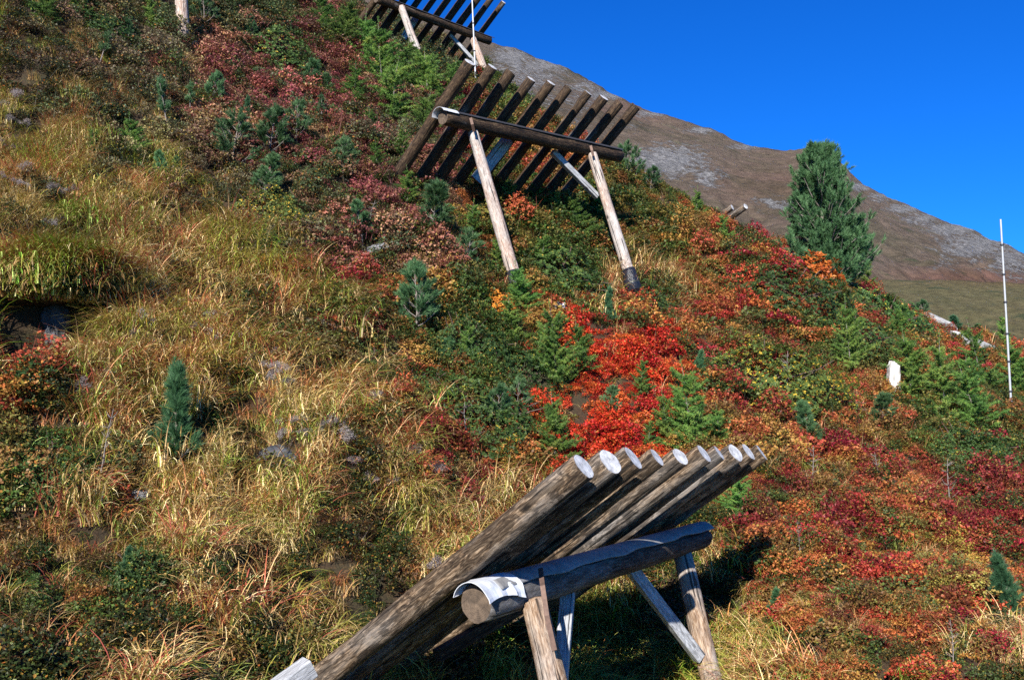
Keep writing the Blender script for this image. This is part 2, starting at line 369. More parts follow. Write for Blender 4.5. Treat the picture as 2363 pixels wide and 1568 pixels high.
def mountain_mat(name, cols, rocks, sc1, rscale, shrub=0.):
    m, nt, N, L, out = mat(name)
    tc = N('ShaderNodeTexCoord'); ra = N('ShaderNodeAttribute', _attribute_name='rock'); to = N('ShaderNodeAttribute', _attribute_name='tone')
    n1 = N('ShaderNodeTexNoise', Scale=sc1, Detail=8, Roughness=.7); L(tc.outputs['Object'], n1.inputs['Vector'])
    cr = ramp(N('ShaderNodeValToRGB'), cols); L(n1.outputs[0], cr.inputs[0])
    nf = N('ShaderNodeTexNoise', Scale=sc1*14, Detail=6, Roughness=.8); L(tc.outputs['Object'], nf.inputs['Vector'])
    fv = N('ShaderNodeMapRange'); fv.inputs['From Min'].default_value = .3; fv.inputs['From Max'].default_value = .7; fv.inputs['To Min'].default_value = .45; fv.inputs['To Max'].default_value = 1.5; L(nf.outputs[0], fv.inputs['Value'])
    mm = N('ShaderNodeMix', _data_type='RGBA', _blend_type='MULTIPLY'); mm.inputs[0].default_value = 1; L(cr.outputs[0], mm.inputs[6]); L(fv.outputs[0], mm.inputs[7])
    # low dark shrubs
    mp = N('ShaderNodeMapping'); mp.inputs['Scale'].default_value = (.5, .5, 1.6); L(tc.outputs['Object'], mp.inputs[0])
    ns = N('ShaderNodeTexNoise', Scale=sc1*7, Detail=5, Roughness=.6); L(mp.outputs[0], ns.inputs['Vector'])
    sr = N('ShaderNodeMapRange'); sr.inputs['From Min'].default_value = .66-shrub; sr.inputs['From Max'].default_value = .70-shrub; sr.inputs['To Max'].default_value = .75; L(ns.outputs[0], sr.inputs['Value'])
    ms = N('ShaderNodeMix', _data_type='RGBA'); L(sr.outputs[0], ms.inputs[0]); L(mm.outputs[2], ms.inputs[6]); ms.inputs[7].default_value = (.045, .06, .03, 1)
    # tone patches: reddish
    mt = N('ShaderNodeMix', _data_type='RGBA', _blend_type='MULTIPLY'); L(to.outputs['Fac'], mt.inputs[0]); L(ms.outputs[2], mt.inputs[6]); mt.inputs[7].default_value = (1.15, .8, .78, 1)
    # rocks
    nr = N('ShaderNodeTexNoise', Scale=rscale, Detail=10, Roughness=.78); L(tc.outputs['Object'], nr.inputs['Vector'])
    ad = N('ShaderNodeMath', _operation='MULTIPLY_ADD'); ad.inputs[1].default_value = .33; L(ra.outputs['Fac'], ad.inputs[0]); L(nr.outputs[0], ad.inputs[2])
    mps = N('ShaderNodeMapping'); mps.inputs['Scale'].default_value = (1, 1, 2.2); mps.inputs['Rotation'].default_value = (.3, .5, 0); L(tc.outputs['Object'], mps.inputs[0])
    nr2 = N('ShaderNodeTexNoise', Scale=rscale*4.5, Detail=8, Roughness=.75); L(mps.outputs[0], nr2.inputs['Vector'])
    ad2 = N('ShaderNodeMath', _operation='MULTIPLY_ADD'); ad2.inputs[1].default_value = .55; L(nr2.outputs[0], ad2.inputs[0])
    ad3 = N('ShaderNodeMath', _operation='MULTIPLY_ADD'); ad3.inputs[1].default_value = 1; ad3.inputs[2].default_value = -.275; L(ad.outputs[0], ad3.inputs[0]); L(ad3.outputs[0], ad2.inputs[2])
    rm = N('ShaderNodeMapRange'); rm.inputs['From Min'].default_value = .665; rm.inputs['From Max'].default_value = .69; L(ad2.outputs[0], rm.inputs['Value'])
    n5 = N('ShaderNodeTexNoise', Scale=rscale*3, Detail=8, Roughness=.8); L(tc.outputs['Object'], n5.inputs['Vector'])
    rc = ramp(N('ShaderNodeValToRGB'), rocks); L(n5.outputs[0], rc.inputs[0])
    fi = N('ShaderNodeMix', _data_type='RGBA'); L(rm.outputs[0], fi.inputs[0]); L(mt.outputs[2], fi.inputs[6]); L(rc.outputs[0], fi.inputs[7])
    bs = N('ShaderNodeBsdfPrincipled', Roughness=.95); bs.inputs['Specular IOR Level'].default_value = .1; L(fi.outputs[2], bs.inputs['Base Color'])
    hh = N('ShaderNodeMath', _operation='MULTIPLY_ADD'); hh.inputs[1].default_value = 1.6; L(rm.outputs[0], hh.inputs[0]); L(n5.outputs[0], hh.inputs[2])
    h2 = N('ShaderNodeMath', _operation='ADD'); L(hh.outputs[0], h2.inputs[0]); L(nf.outputs[0], h2.inputs[1])
    bu = N('ShaderNodeBump', Strength=.8, Distance=1.0/sc1*.04); L(h2.outputs[0], bu.inputs['Height']); L(bu.outputs[0], bs.inputs['Normal']); L(bs.outputs[0], out.inputs[0])
    return m
M_MTN = mountain_mat('mountain_turf', [(.32, (.062, .060, .038)), (.45, (.105, .086, .058)), (.56, (.140, .104, .078)), (.68, (.12, .115, .07))],
                     [(.35, (.07, .07, .07)), (.5, (.17, .165, .16)), (.68, (.40, .385, .37))], .02, .22)
M_SHO = mountain_mat('shoulder_turf', [(.3, (.085, .085, .038)), (.5, (.115, .10, .048)), (.7, (.15, .115, .06))],
                     [(.3, (.2, .18, .16)), (.7, (.5, .45, .4))], .05, .5, .07)
skyl = [(300,-190),(700,-60),(1000,48),(1130,95),(1190,112),(1240,135),(1290,152),(1330,172),(1370,190),(1400,212),(1450,235),(1500,257),(1560,276),(1600,290),(1650,306),(1700,330),(1740,340),
        (1780,345),(1830,347),(1865,342),(1900,340),(1925,360),(1990,425),(2040,452),(2100,480),(2160,502),(2200,522),(2240,533),(2280,556),(2320,568),(2363,585),(2500,640),(2800,770),(3300,960)]
mp_ = [(1400,220,70,16,.9,0),(1500,262,60,12,.8,0),(1620,300,60,12,.8,0),(1720,338,60,10,.7,0),(1985,430,50,14,.9,0),(2090,482,60,14,.9,0),(2200,530,80,18,1,0),(1260,150,80,30,.8,0),(1350,200,60,25,.7,0),(1540,370,110,45,1,0),(1630,410,50,30,.8,0),(1215,160,130,70,.7,0),(1180,130,60,30,.9,0),(1330,240,60,60,.55,0),(1450,290,60,30,.4,0),(1790,470,80,22,.6,0),(1850,500,60,18,.5,0),(2250,565,110,45,.9,0),
       (2130,505,60,22,.8,0),(2040,455,60,18,.7,0),(2330,600,60,60,.8,0),(2190,600,50,30,.5,0),(1600,300,40,12,.4,0),(1260,230,90,50,.45,0),
       (2250,640,200,25,.9,1),(1800,430,160,60,.4,1),(1450,250,200,40,.4,1)]
mt = ridge('mountain', skyl, 1150, 95, [(300, 520), (1130, 520), (1890, 400), (2363, 330), (3300, 300)], 1000, 420, 11, 41, M_MTN, mp_)
tag(mt, 'brown alpine mountain with pale rocks along its falling skyline', 'mountain', kind='structure')
sh = ridge('grassy_shoulder', [(1300,800),(1700,700),(1900,662),(2040,646),(2160,645),(2260,649),(2363,655),(2600,672),(3100,720)], 1300, 62, 165, 360, 160, 2.5, 77, M_SHO, [(2300,650,160,10,.5,1)], fine=.4)
tag(sh, 'rounded olive brown grass shoulder below the far mountain', 'hill', kind='structure')

# ------------------------------------------------------------------ logs and rakes
def log(name, a, b, r0, r1, material, cap0, cap1, parent=None, seg=20, flat=None, seed=0, wob=.075, taper_end=0.):
    """round timber from a to b; local Z runs along it"""
    a = Vector(a); b = Vector(b); d = b-a; Ln = d.length
    n = max(8, int(Ln/.12)); t = np.linspace(0, 1, n)
    if flat is None: ang = np.arange(seg)/seg*2*math.pi
    if flat is None:
        prof = np.stack([np.cos(ang), np.sin(ang)], 1); k = seg
    else:
        w, h = flat; e = .12
        prof = np.array([(-w+e*w, -h), (w-e*w, -h), (w, -h+e*w), (w, h-e*w), (w-e*w, h), (-w+e*w, h), (-w, h-e*w), (-w, -h+e*w)]); k = 8
    V = []
    for i, tt in enumerate(t):
        r = (r0+(r1-r0)*tt) if flat is None else 1.
        if flat is None:
            if i == 0 or i == n-1: r *= .93
            th = np.arctan2(prof[:, 1], prof[:, 0])
            rr = r*(1+wob*vnoise(np.cos(th)*1.3+seed*3.1, np.sin(th)*1.3, tt*Ln*1.6, 5+seed) + wob*.55*vnoise(np.cos(th)*3+seed, np.sin(th)*3, tt*Ln*.6, 8+seed) + .02*vnoise(np.cos(th)*4, np.sin(th)*4+seed, tt*Ln*7, 3))
            if taper_end and tt*Ln > Ln-taper_end: rr = rr*(1-.75*((tt*Ln-(Ln-taper_end))/taper_end)**1.5)
        else: rr = np.ones(k)
        cx = .25*r0*wob*10*math.sin(tt*3.1)*(.5+.5*math.sin(seed*7.)) if flat is None else 0
        V.append(np.stack([prof[:, 0]*rr+cx, prof[:, 1]*rr, np.full(k, tt*Ln)], 1))
    V = np.concatenate(V)
    # tilt the ends slightly, as sawn by hand
    tl = .06*math.sin(seed*4.3)
    V[-k:, 2] += V[-k:, 0]*tl*3; V[-2*k:-k, 2] = V[-k:, 2]-.012
    Q = [(i*k+j, i*k+(j+1) % k, (i+1)*k+(j+1) % k, (i+1)*k+j) for i in range(n-1) for j in range(k)]
    me = bpy.data.meshes.new(name)
    faces = Q + [tuple(range(k-1, -1, -1)), tuple((n-1)*k+j for j in range(k))]
    me.from_pydata(V.tolist(), [], faces)
    me.materials.append(material); me.materials.append(cap0); me.materials.append(cap1)
    for p in me.polygons: p.use_smooth = flat is None
    me.polygons[-2].material_index = 1; me.polygons[-1].material_index = 2
    me.polygons[-2].use_smooth = False; me.polygons[-1].use_smooth = False
    if flat is None:
        for e in me.edges:
            pass
    q = d.to_track_quat('Z', 'Y')
    o = link(name, me, None, a, q)
    if parent is not None:
        o.location = a-parent.location; o.parent = parent
    return o

def sheet(name, a, b, r, parent, material, wave, edge=.0, over0=.0, crumple=0., hang=1.9, seed=1, upv=None, thick=.004, lo=-1.25, hi=1.25):
    """thin metal sheet bent over the top of a beam"""
    a = Vector(a); b = Vector(b); d = (b-a).normalized()
    a = a - d*over0; Ln = (b-a).length
    up = Vector((0, 0, 1)) if upv is None else upv
    side = d.cross(up).normalized(); up = side.cross(d).normalized()
    n = max(10, int(Ln/.03)); k = 17; V = []
    for i in range(n):
        t = i/(n-1)*Ln; c = a+d*t
        wv = wave*(math.sin(t*7.3+seed)+.5*math.sin(t*13.1+2*seed))
        for j in range(k):
            s = j/(k-1)*2-1
            an = (lo+(hi-lo)*(s+1)/2)*(1+wv*abs(s)*.5)
            rr = r*(1+.03*abs(s)+ wv*.35*abs(s)**3 + crumple*.5*float(vnoise(t*17, an*2.2, 0, seed))*abs(s))
            V.append(c + up*(math.cos(an)*rr) + side*(math.sin(an)*rr))
    nv = len(V)
    Q = [(i*k+j, i*k+j+1, (i+1)*k+j+1, (i+1)*k+j) for i in range(n-1) for j in range(k-1)]
    me = bpy.data.meshes.new(name); me.from_pydata([tuple(v-a) for v in V], [], Q); me.materials.append(material)
    for p in me.polygons: p.use_smooth = not crumple
    o = link(name, me, None, a)
    o.location = a-parent.location; o.parent = parent
    md = o.modifiers.new('thickness', 'SOLIDIFY'); md.thickness = thick; md.offset = 1
    return o
def strap(name, pts, w, t, parent, material):
    """flat steel band following points"""
    pts = [Vector(p) for p in pts]; V = []; Q = []
    for i, p in enumerate(pts):
        d = (pts[min(i+1, len(pts)-1)]-pts[max(i-1, 0)]).normalized()
        view = Vector((-.2, -1, .2)); s = d.cross(view).normalized(); n_ = s.cross(d).normalized()
        for (u, v) in ((-w, -t), (w, -t), (w, t), (-w, t)): V.append(p+s*u+n_*v-parent.location)
        if i:
            b = i*4
            for j in range(4): Q.append((b-4+j, b-4+(j+1) % 4, b+(j+1) % 4, b+j))
    Q += [(3, 2, 1, 0), (len(V)-4, len(V)-3, len(V)-2, len(V)-1)]
    me = bpy.data.meshes.new(name); me.from_pydata([tuple(v) for v in V], [], Q); me.materials.append(material)
    return link(name, me, parent)
def lerp(a, b, t): return Vector(a)*(1-t)+Vector(b)*t

def rake(label, tops, feet, ztop, zfoot, rad, beam, beamr, posts, postr, braces, wlog, wbeam, wpost, cap, sheetdef, boots=(), seed=0, extra=None, straps=()):
    base = at(*feet[0], zfoot[0])
    root = empty('snow_rake', base, label, 'snow rake', 'timber snow rakes on the slope')
    T0, T1 = at(*tops[0], ztop[0]), at(*tops[-1], ztop[1]); Fo0, Fo1 = at(*feet[0], zfoot[0]), at(*feet[1], zfoot[1])
    n = len(tops)
    for i in range(n):
        # depth of each top along the row
        t = i/(n-1)
        tx = tops[i][0]
        lo, hi = 0., 1.
        for _ in range(30):      # parameter on the row seen at this pixel column
            mid = (lo+hi)/2; u, v, dd = proj(np.array(lerp(T0, T1, mid)))
            if u < tx: lo = mid
            else: hi = mid
        q = lerp(T0, T1, lo); dd = proj(np.array(q))[2]
        a = at(tops[i][0], tops[i][1], dd); f = lerp(Fo0, Fo1, lo)
        f = f + (f-a).normalized()*.35
        rr = rad[i] if isinstance(rad, (list, tuple)) else rad*(1+.12*math.sin(i*5.1+seed))
        log('grate_log', f, a, rr*1.06, rr*.98, wlog, E_DARK, cap, root, seed=i+seed*10+1)
    A, B = at(*beam[0]), at(*beam[1])
    log('cross_beam', A, B, beamr[0], beamr[1], wbeam, E_DARK, E_DARK, root, seg=26, seed=seed+50, wob=.07)
    for i, (a, b) in enumerate(posts):
        log('support_post', at(*b), at(*a), postr[0], postr[1], wpost, E_DARK, E_DARK, root, seed=seed+60+i, taper_end=.14)
    for (a, b, r, fl, mm) in braces:
        log('diagonal_brace', at(*a), at(*b), r, r, mm, E_DARK, E_DARK, root, flat=fl, seed=seed+70)
    for (a, b, r) in boots:
        o = log('plastic_boot', at(*a), at(*b), r*1.12, r*1.0, M_BOOT, M_BOOT, M_BOOT, root, seed=seed+80, wob=.16)
    for s in straps:
        strap('steel_strap', [at(*p) for p in s[0]], s[1], .004, root, M_STEEL)
    for s in sheetdef:
        sheet('beam_cover', lerp(A, B, s['t0']), lerp(A, B, s['t1']), beamr[0]+s.get('g', .012), root, s['m'], s['wave'], over0=s.get('over', 0), crumple=s.get('cr', 0), seed=s.get('seed', 1), lo=s['lo'], hi=s['hi'])
    return root

near_tops = [(1348,1076),(1409,1065),(1462,1056),(1517,1055),(1570,1053),(1625,1046),(1660,1044),(1697,1044),(1727,1041),(1757,1042)]
rake('closest snow rake of weathered logs at the bottom, bright metal flap on its beam end',
     near_tops, [(655,1633),(1218,1437)], (5.8, 8.8), (6.9, 9.9), [.09,.092,.09,.074,.074,.086,.07,.088,.086,.084],
     [(1099,1392,6.1),(1618,1238,9.2)], (.122,.105),
     [((1229,1378,6.42),(1372,1950,6.0)), ((1572,1262,8.85),(1700,1800,8.2))], (.098,.082),
     [((1448,1300,8.1),(1614,1516,8.45),.04,(.035,.05),W_GREY), ((1312,1345,7.1),(1292,1580,6.75),.04,(.05,.03),W_GREY),((1208,1395,8.2),(1008,1512,7.7),.04,(.04,.05),W_DARK)],
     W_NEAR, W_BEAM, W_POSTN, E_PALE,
     [dict(t0=.03, t1=1.01, m=M_SHEET, wave=.14, lo=-1.35, hi=.95, seed=2), dict(t0=0, t1=.09, over=.07, m=M_FLAP, wave=.2, cr=.34, lo=-1.3, hi=1.45, g=.016, seed=4)],
     seed=1, straps=[([(1247,1310,6.5),(1252,1350,6.4),(1262,1420,6.3),(1280,1500,6.15)], .016), ([(1571,1235,8.8),(1585,1290,8.75),(1606,1350,8.65)], .018)])
mid_tops = [(1084,143),(1137,154),(1180,166),(1226,182),(1272,191),(1312,202),(1358,214),(1394,225),(1431,237),(1468,244)]
rake('middle timber snow rake on two long bleached posts with black plastic feet',
     mid_tops, [(912,410),(1288,462)], (15.3, 18.5), (16.05, 19.1), [.098,.09,.094,.084,.088,.084,.08,.092,.09,.096],
     [(1022,271,15.35),(1429,359,18.6)], (.12,.12),
     [((1090,298,15.85),(1199,680,15.3)), ((1366,354,17.9),(1474,700,17.3))], (.105,.086),
     [((1275,350,17.5),(1378,454,17.95),.04,(.05,.05),W_GREY), ((1172,322,16.9),(1098,416,16.6),.04,(.05,.10),W_GREY)],
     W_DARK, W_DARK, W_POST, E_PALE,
     [dict(t0=.02, t1=1.0, m=M_SHEETD, wave=.05, lo=-1.2, hi=1.0, seed=3), dict(t0=-.01, t1=.05, over=.05, m=M_FLAP, wave=.05, cr=.08, lo=-1.5, hi=1.1, g=.022, seed=5)],
     straps=[([(1086,272,15.6),(1090,287,15.55),(1094,304,15.6)], .022), ([(1363,336,17.72),(1366,347,17.7),(1369,360,17.7)], .022)], boots=[((1203,694,15.28),(1184,628,15.36),.135), ((1467,678,17.3),(1450,622,17.37),.128)], seed=2)
up_tops = [(922,-80),(949,-72),(976,-62),(1003,-52),(1030,-42),(1056,-33),(1082,-23),(1109,-13),(1135,-5),(1162,5)]
rake('uppermost timber snow rake cut by the top edge and standing against the blue sky',
     up_tops, [(806,84),(1043,166)], (26.4, 29.4), (27.1, 30.2), .092,
     [(868,-3,26.5),(1131,95,29.35)], (.118,.118),
     [((926,16,27.0),(982,165,26.4)), ((1091,88,28.9),(1139,215,28.3))], (.11,.098),
     [((1038,80,28.6),(1103,152,28.9),.04,(.05,.05),W_GREY), ((962,38,27.9),(930,90,27.7),.04,(.05,.09),W_GREY)],
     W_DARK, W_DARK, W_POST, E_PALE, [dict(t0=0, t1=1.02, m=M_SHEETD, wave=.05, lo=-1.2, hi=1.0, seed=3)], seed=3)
# log tops of one more rake beyond the crest
r4 = empty('snow_rake', at(1640,560,29.5), 'snow rake beyond the crest of which only two slanting log tops show', 'snow rake', 'timber snow rakes on the slope')
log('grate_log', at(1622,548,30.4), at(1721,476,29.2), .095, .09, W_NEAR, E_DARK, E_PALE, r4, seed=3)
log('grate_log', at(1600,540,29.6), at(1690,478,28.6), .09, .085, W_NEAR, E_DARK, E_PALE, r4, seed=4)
# timber post cut by the top edge
tag(log('timber_post', at(424,88,18.7), at(414,-60,18.9), .125, .115, W_POST, E_DARK, E_PALE, seed=6), 'thick pale timber post cut by the top edge at the upper left', 'post')
# sawn timber beside the foot of the near rake
tag(log('sawn_timber', at(560,1650,5.5), at(716,1537,5.75), .07, .07, W_GREY, E_DARK, E_PALE, flat=(.062,.055), seed=8), 'grey square sawn timber end at the bottom edge beside the longest log', 'timber')

def pole(a, b, r, label, cols):
    A, B = Vector(a), Vector(b)
    root = empty('marker_pole', A, label, 'pole', 'thin metal marker poles')
    log('pole', A, B, r, r*.8, M_POLE, M_POLE, M_POLE, root, seg=10, wob=.0)
    for t in cols:
        log('joint_collar', lerp(A, B, t-.004), lerp(A, B, t+.004), r*1.7, r*1.7, M_COLLAR, M_COLLAR, M_COLLAR, root, seg=10, wob=0)
pole(at(2335,962,20.4), at(2309,506,20.6), .023, 'tall pale thin metal pole against mountain and sky at the right edge', (.13,.28,.42,.58,.72,.87))
pole(at(1098,195,25.5), at(1087,-60,25.8), .022, 'thin pale metal pole crossing the uppermost snow rake', (.3,.55,.8))

# ------------------------------------------------------------------ foliage generators
def unit(v): return v/np.maximum(np.linalg.norm(v, axis=-1, keepdims=True), 1e-9)
def perp(d, r):
    q = r.normal(size=d.shape); q = q-(q*d).sum(-1, keepdims=True)*d
    return unit(q)
def tubes(paths, k=5):
    V = []; Q = []; b = 0
    for pts_, rads in paths:
        pts_ = np.asarray(pts_, float); n = len(pts_)
        d = unit(np.gradient(pts_, axis=0)); a = np.array([.3, .2, 1.]) if abs(d[0][2]) < .8 else np.array([1., .2, .1])
        s = unit(np.cross(d, a)); u = np.cross(s, d)
        for j in range(k):
            t = 2*math.pi*j/k
            V.append(pts_ + (s*math.cos(t)+u*math.sin(t))*np.asarray(rads)[:, None])
        # verts stored ring-major
        blk = np.stack(V[-k:], 1).reshape(-1, 3); V[-k:] = [blk]
        for i in range(n-1):
            for j in range(k):
                Q.append((b+i*k+j, b+i*k+(j+1) % k, b+(i+1)*k+(j+1) % k, b+(i+1)*k+j))
        b += n*k
    return np.concatenate(V), np.array(Q)
def needles(P0, D, length, width, r):
    """triangles from base points P0 along D"""
    n = len(P0); s = perp(D, r)*width[:, None]/2 if hasattr(width, '__len__') else perp(D, r)*width/2
    V = np.empty((n, 3, 3)); V[:, 0] = P0-s; V[:, 1] = P0+s; V[:, 2] = P0+D*np.asarray(length)[:, None]
    return V.reshape(-1, 3), np.arange(n*3).reshape(-1, 3)
def brush(shoots, per, nl, nw, r, ang=.75, droop=0.):
    """bottle brush of needles round each shoot (p0, dir, len)"""
    P0 = np.array([s[0] for s in shoots]); D = unit(np.array([s[1] for s in shoots])); Ln = np.array([s[2] for s in shoots])
    m_ = len(shoots); t = r.random((m_, per))
    base = P0[:, None]+D[:, None]*(Ln[:, None]*t)[..., None]
    DD = np.repeat(D[:, None], per, 1); side = perp(DD, r)
    a = ang*(1-.55*t)[..., None]+r.normal(size=(m_, per, 1))*.12
    nd = unit(DD*np.cos(a)+side*np.sin(a)); nd[..., 2] -= droop; nd = unit(nd)
    nd = nd.reshape(-1, 3); base = base.reshape(-1, 3)
    V, Q = needles(base, nd, nl*(.7+.6*r.random(len(nd))), nw, r)
    rn = np.repeat(np.clip(r.normal(.5, .2, (m_, 1))*.6 + .4*r.random((m_, per)), 0, 1).ravel(), 3)
    return V, Q, rn
def foliage_mesh(name, V, Q, rn, m): return mesh_np(name, V, Q, [m], attrs={'rnd': ('POINT', 'FLOAT', rn)})

def curve(p0, d, ln, up, n, r, jit=.05):
    pts_ = [np.array(p0, float)]; d = unit(np.array(d, float))
    for i in range(n):
        d = unit(d+np.array([0, 0, up/n])+r.normal(size=3)*jit)
        pts_.append(pts_[-1]+d*ln/n)
    return np.array(pts_), d

def pine_proto(h, seed, nw=6, spread=.42, mat_=None, sparse=0., bare=.15, per=42, nl=.065, nw_=.0042, big=False, ex=.75):
    r = np.random.default_rng(seed); paths = []; shoots = []
    tr, _ = curve((0, 0, -.1), (r.normal()*.05, r.normal()*.05, 1), h+.1, 0, 10, r, .04)
    paths.append((tr, np.linspace(.014*h**.7+.003, .004, len(tr))))
    def tpt(t): 
        f = t*(len(tr)-1); i = min(int(f), len(tr)-2); return tr[i]*(1-(f-i))+tr[i+1]*(f-i)
    for w in range(nw):
        t = bare+(1-bare)*(w+.3)/nw; p = tpt(t); nb = r.integers(3, 6); a0 = r.random()*6.28
        for b in range(nb):
            if r.random() < sparse: continue
            a = a0+b*6.28/nb+r.normal()*.25
            ln = h*spread*(1.05-t)**ex*(.6+.6*r.random())
            el = .25+.5*t
            pth, de = curve(p, (math.cos(a), math.sin(a), el), ln, .9, 5, r, .08)
            paths.append((pth, np.linspace(.007*h**.5+.001, .003, len(pth))))
            shoots.append((pth[-2], de+np.array([0, 0, .4]), .11))
            for q in range(2, 5):
                for _ in range(2):
                    if r.random() < .8:
                        sd = unit(r.normal(size=3)*.6+np.array([math.cos(a), math.sin(a), .9]))
                        e = pth[q]+sd*ln*.16
                        paths.append((np.array([pth[q], e]), [.003, .002])); shoots.append((e, sd+np.array([0, 0, .4]), .09))
    for q in range(3): shoots.append((tpt(.9+.04*q), np.array([r.normal()*.15, r.normal()*.15, 1]), .12))
    V, Q, rn = brush(shoots, per, nl, nw_, r)
    return tubes(paths), (V, Q, rn), mat_ or M_PINE
def larch_proto(h, seed, nb=46, spread=.36, leader=.42, mat_=None):
    r = np.random.default_rng(seed); paths = []; P0 = []; D0 = []; RN = []
    tr, _ = curve((0, 0, -.1), (r.normal()*.06, r.normal()*.06, 1), h+.1, 0, 12, r, .03)
    paths.append((tr, np.linspace(.009*h**.7+.002, .0015, len(tr))))
    def tpt(t):
        f = t*(len(tr)-1); i = min(int(f), len(tr)-2); return tr[i]*(1-(f-i))+tr[i+1]*(f-i)
    def cover(pth, dens, rad, tone):
        seg = np.linalg.norm(np.diff(pth, axis=0), axis=1).sum(); n = max(2, int(seg*dens))
        t = r.random(n)*(len(pth)-1); i = np.minimum(t.astype(int), len(pth)-2); f = (t-i)[:, None]
        b = pth[i]*(1-f)+pth[i+1]*f; k = 9
        b = np.repeat(b, k, 0)+r.normal(size=(n*k, 3))*.003; d = unit(r.normal(size=(n*k, 3))+np.array([0, 0, .5]))
        P0.append(b); D0.append(d*rad); RN.append(np.clip(tone+r.normal(size=n*k)*.16, 0, 1))
    for b in range(nb):
        t = .06+.94*(b+r.random())/nb*(1-leader*.5); p = tpt(min(t, .98)); a = r.random()*6.28
        ln = h*spread*(1.03-t)**.8*(.5+.65*r.random())
        pth, de = curve(p, (math.cos(a), math.sin(a), .1+.5*t), ln, .35, 6, r, .07)
        paths.append((pth, np.linspace(.004, .0015, len(pth)))); tone = r.normal(.5, .17)
        cover(pth, 75, .036, tone)
        for q in range(1, 7):
            for sgn in (-1, 1):
                if r.random() < .8:
                    sa = a+sgn*(.7+.3*r.random()); l2 = ln*.42*(1-.1*q)*(.6+.6*r.random())
                    p2, _ = curve(pth[min(q, len(pth)-1)], (math.cos(sa), math.sin(sa), .15+r.normal()*.2), l2, .1, 3, r, .1)
                    paths.append((p2, [.002, .0018, .0015, .001])); cover(p2, 75, .034, tone+.08)
    cover(tr[7:], 30, .03, .6)
    P0 = np.concatenate(P0); D0 = np.concatenate(D0); RN = np.concatenate(RN); ln = np.linalg.norm(D0, axis=1)
    V, Q = needles(P0, unit(D0), ln*(.8+.6*r.random(len(ln))), .0058, r)
    return tubes(paths, 4), (V, Q, np.repeat(RN, 3)), mat_ or M_LARCH
def rhodo_proto(seed, w=.55, h=.42, n=520, mat_=None, leaf=.027):
    r = np.random.default_rng(seed); paths = []
    for k in range(16):
        a = r.random()*6.28; rr = w*r.random()**.5
        e = np.array([math.cos(a)*rr, math.sin(a)*rr, h*(.55+.35*r.random())*math.sqrt(max(.05, 1-(rr/w)**2*.8))])
        m_ = e*.5+np.array([0, 0, -.03])+r.normal(size=3)*.03
        paths.append((np.array([(0, 0, -.12), m_, e]), [.012, .008, .003]))
    # lumpy dome of rosettes
    lob = r.normal(size=(7, 2))*w*.4
    a = r.random(n)*6.28; rr = w*np.sqrt(r.random(n))*(1+.12*np.sin(a*3+seed)+.1*np.sin(a*5)); x = np.cos(a)*rr; y = np.sin(a)*rr
    n = len(x); z = h*np.sqrt(np.clip(1-(rr/w)**2, .0, 1))*(.85+.45*vnoise(x*6, y*6, 0, seed))*(1-.75*r.random(n)**2.2)-.03
    for lx, ly in lob: z += .06*np.exp(-((x-lx)**2+(y-ly)**2)/.012)
    c = np.stack([x, y, z-.03], 1); nrm = unit(np.stack([x/w, y/w, z/h*.9+.3], 1)+r.normal(size=(n, 3))*.25)
    V, Q, rn = rosettes(c, nrm, 8, leaf, leaf*.42, r)
    return tubes(paths, 5), (V, Q, rn), mat_ or M_RHODO
def rosettes(c, nrm, k, ll, lw, r, spread=1.0):
    n = len(c); t = np.repeat(r.normal(.5, .22, n)[:, None], k, 1)*.5+.5*r.random((n, k))
    N_ = np.repeat(nrm[:, None], k, 1); s = perp(N_, r); el = .15+.7*r.random((n, k, 1))
    d = unit(s*np.cos(el)*spread+N_*np.sin(el)); sd = unit(np.cross(d, N_)); L_ = (ll*(.6+.7*r.random((n, k, 1))))
    b = np.repeat(c[:, None], k, 1)+r.normal(size=(n, k, 3))*ll*.15
    V = np.stack([b, b+d*L_*.5+sd*lw*.55*(L_/ll), b+d*L_-N_*L_*.12, b+d*L_*.5-sd*lw*.55*(L_/ll)], 2).reshape(-1, 3)
    Q = np.arange(len(V)).reshape(-1, 4)
    return V, Q, np.repeat(np.clip(t, 0, 1).ravel(), 4)

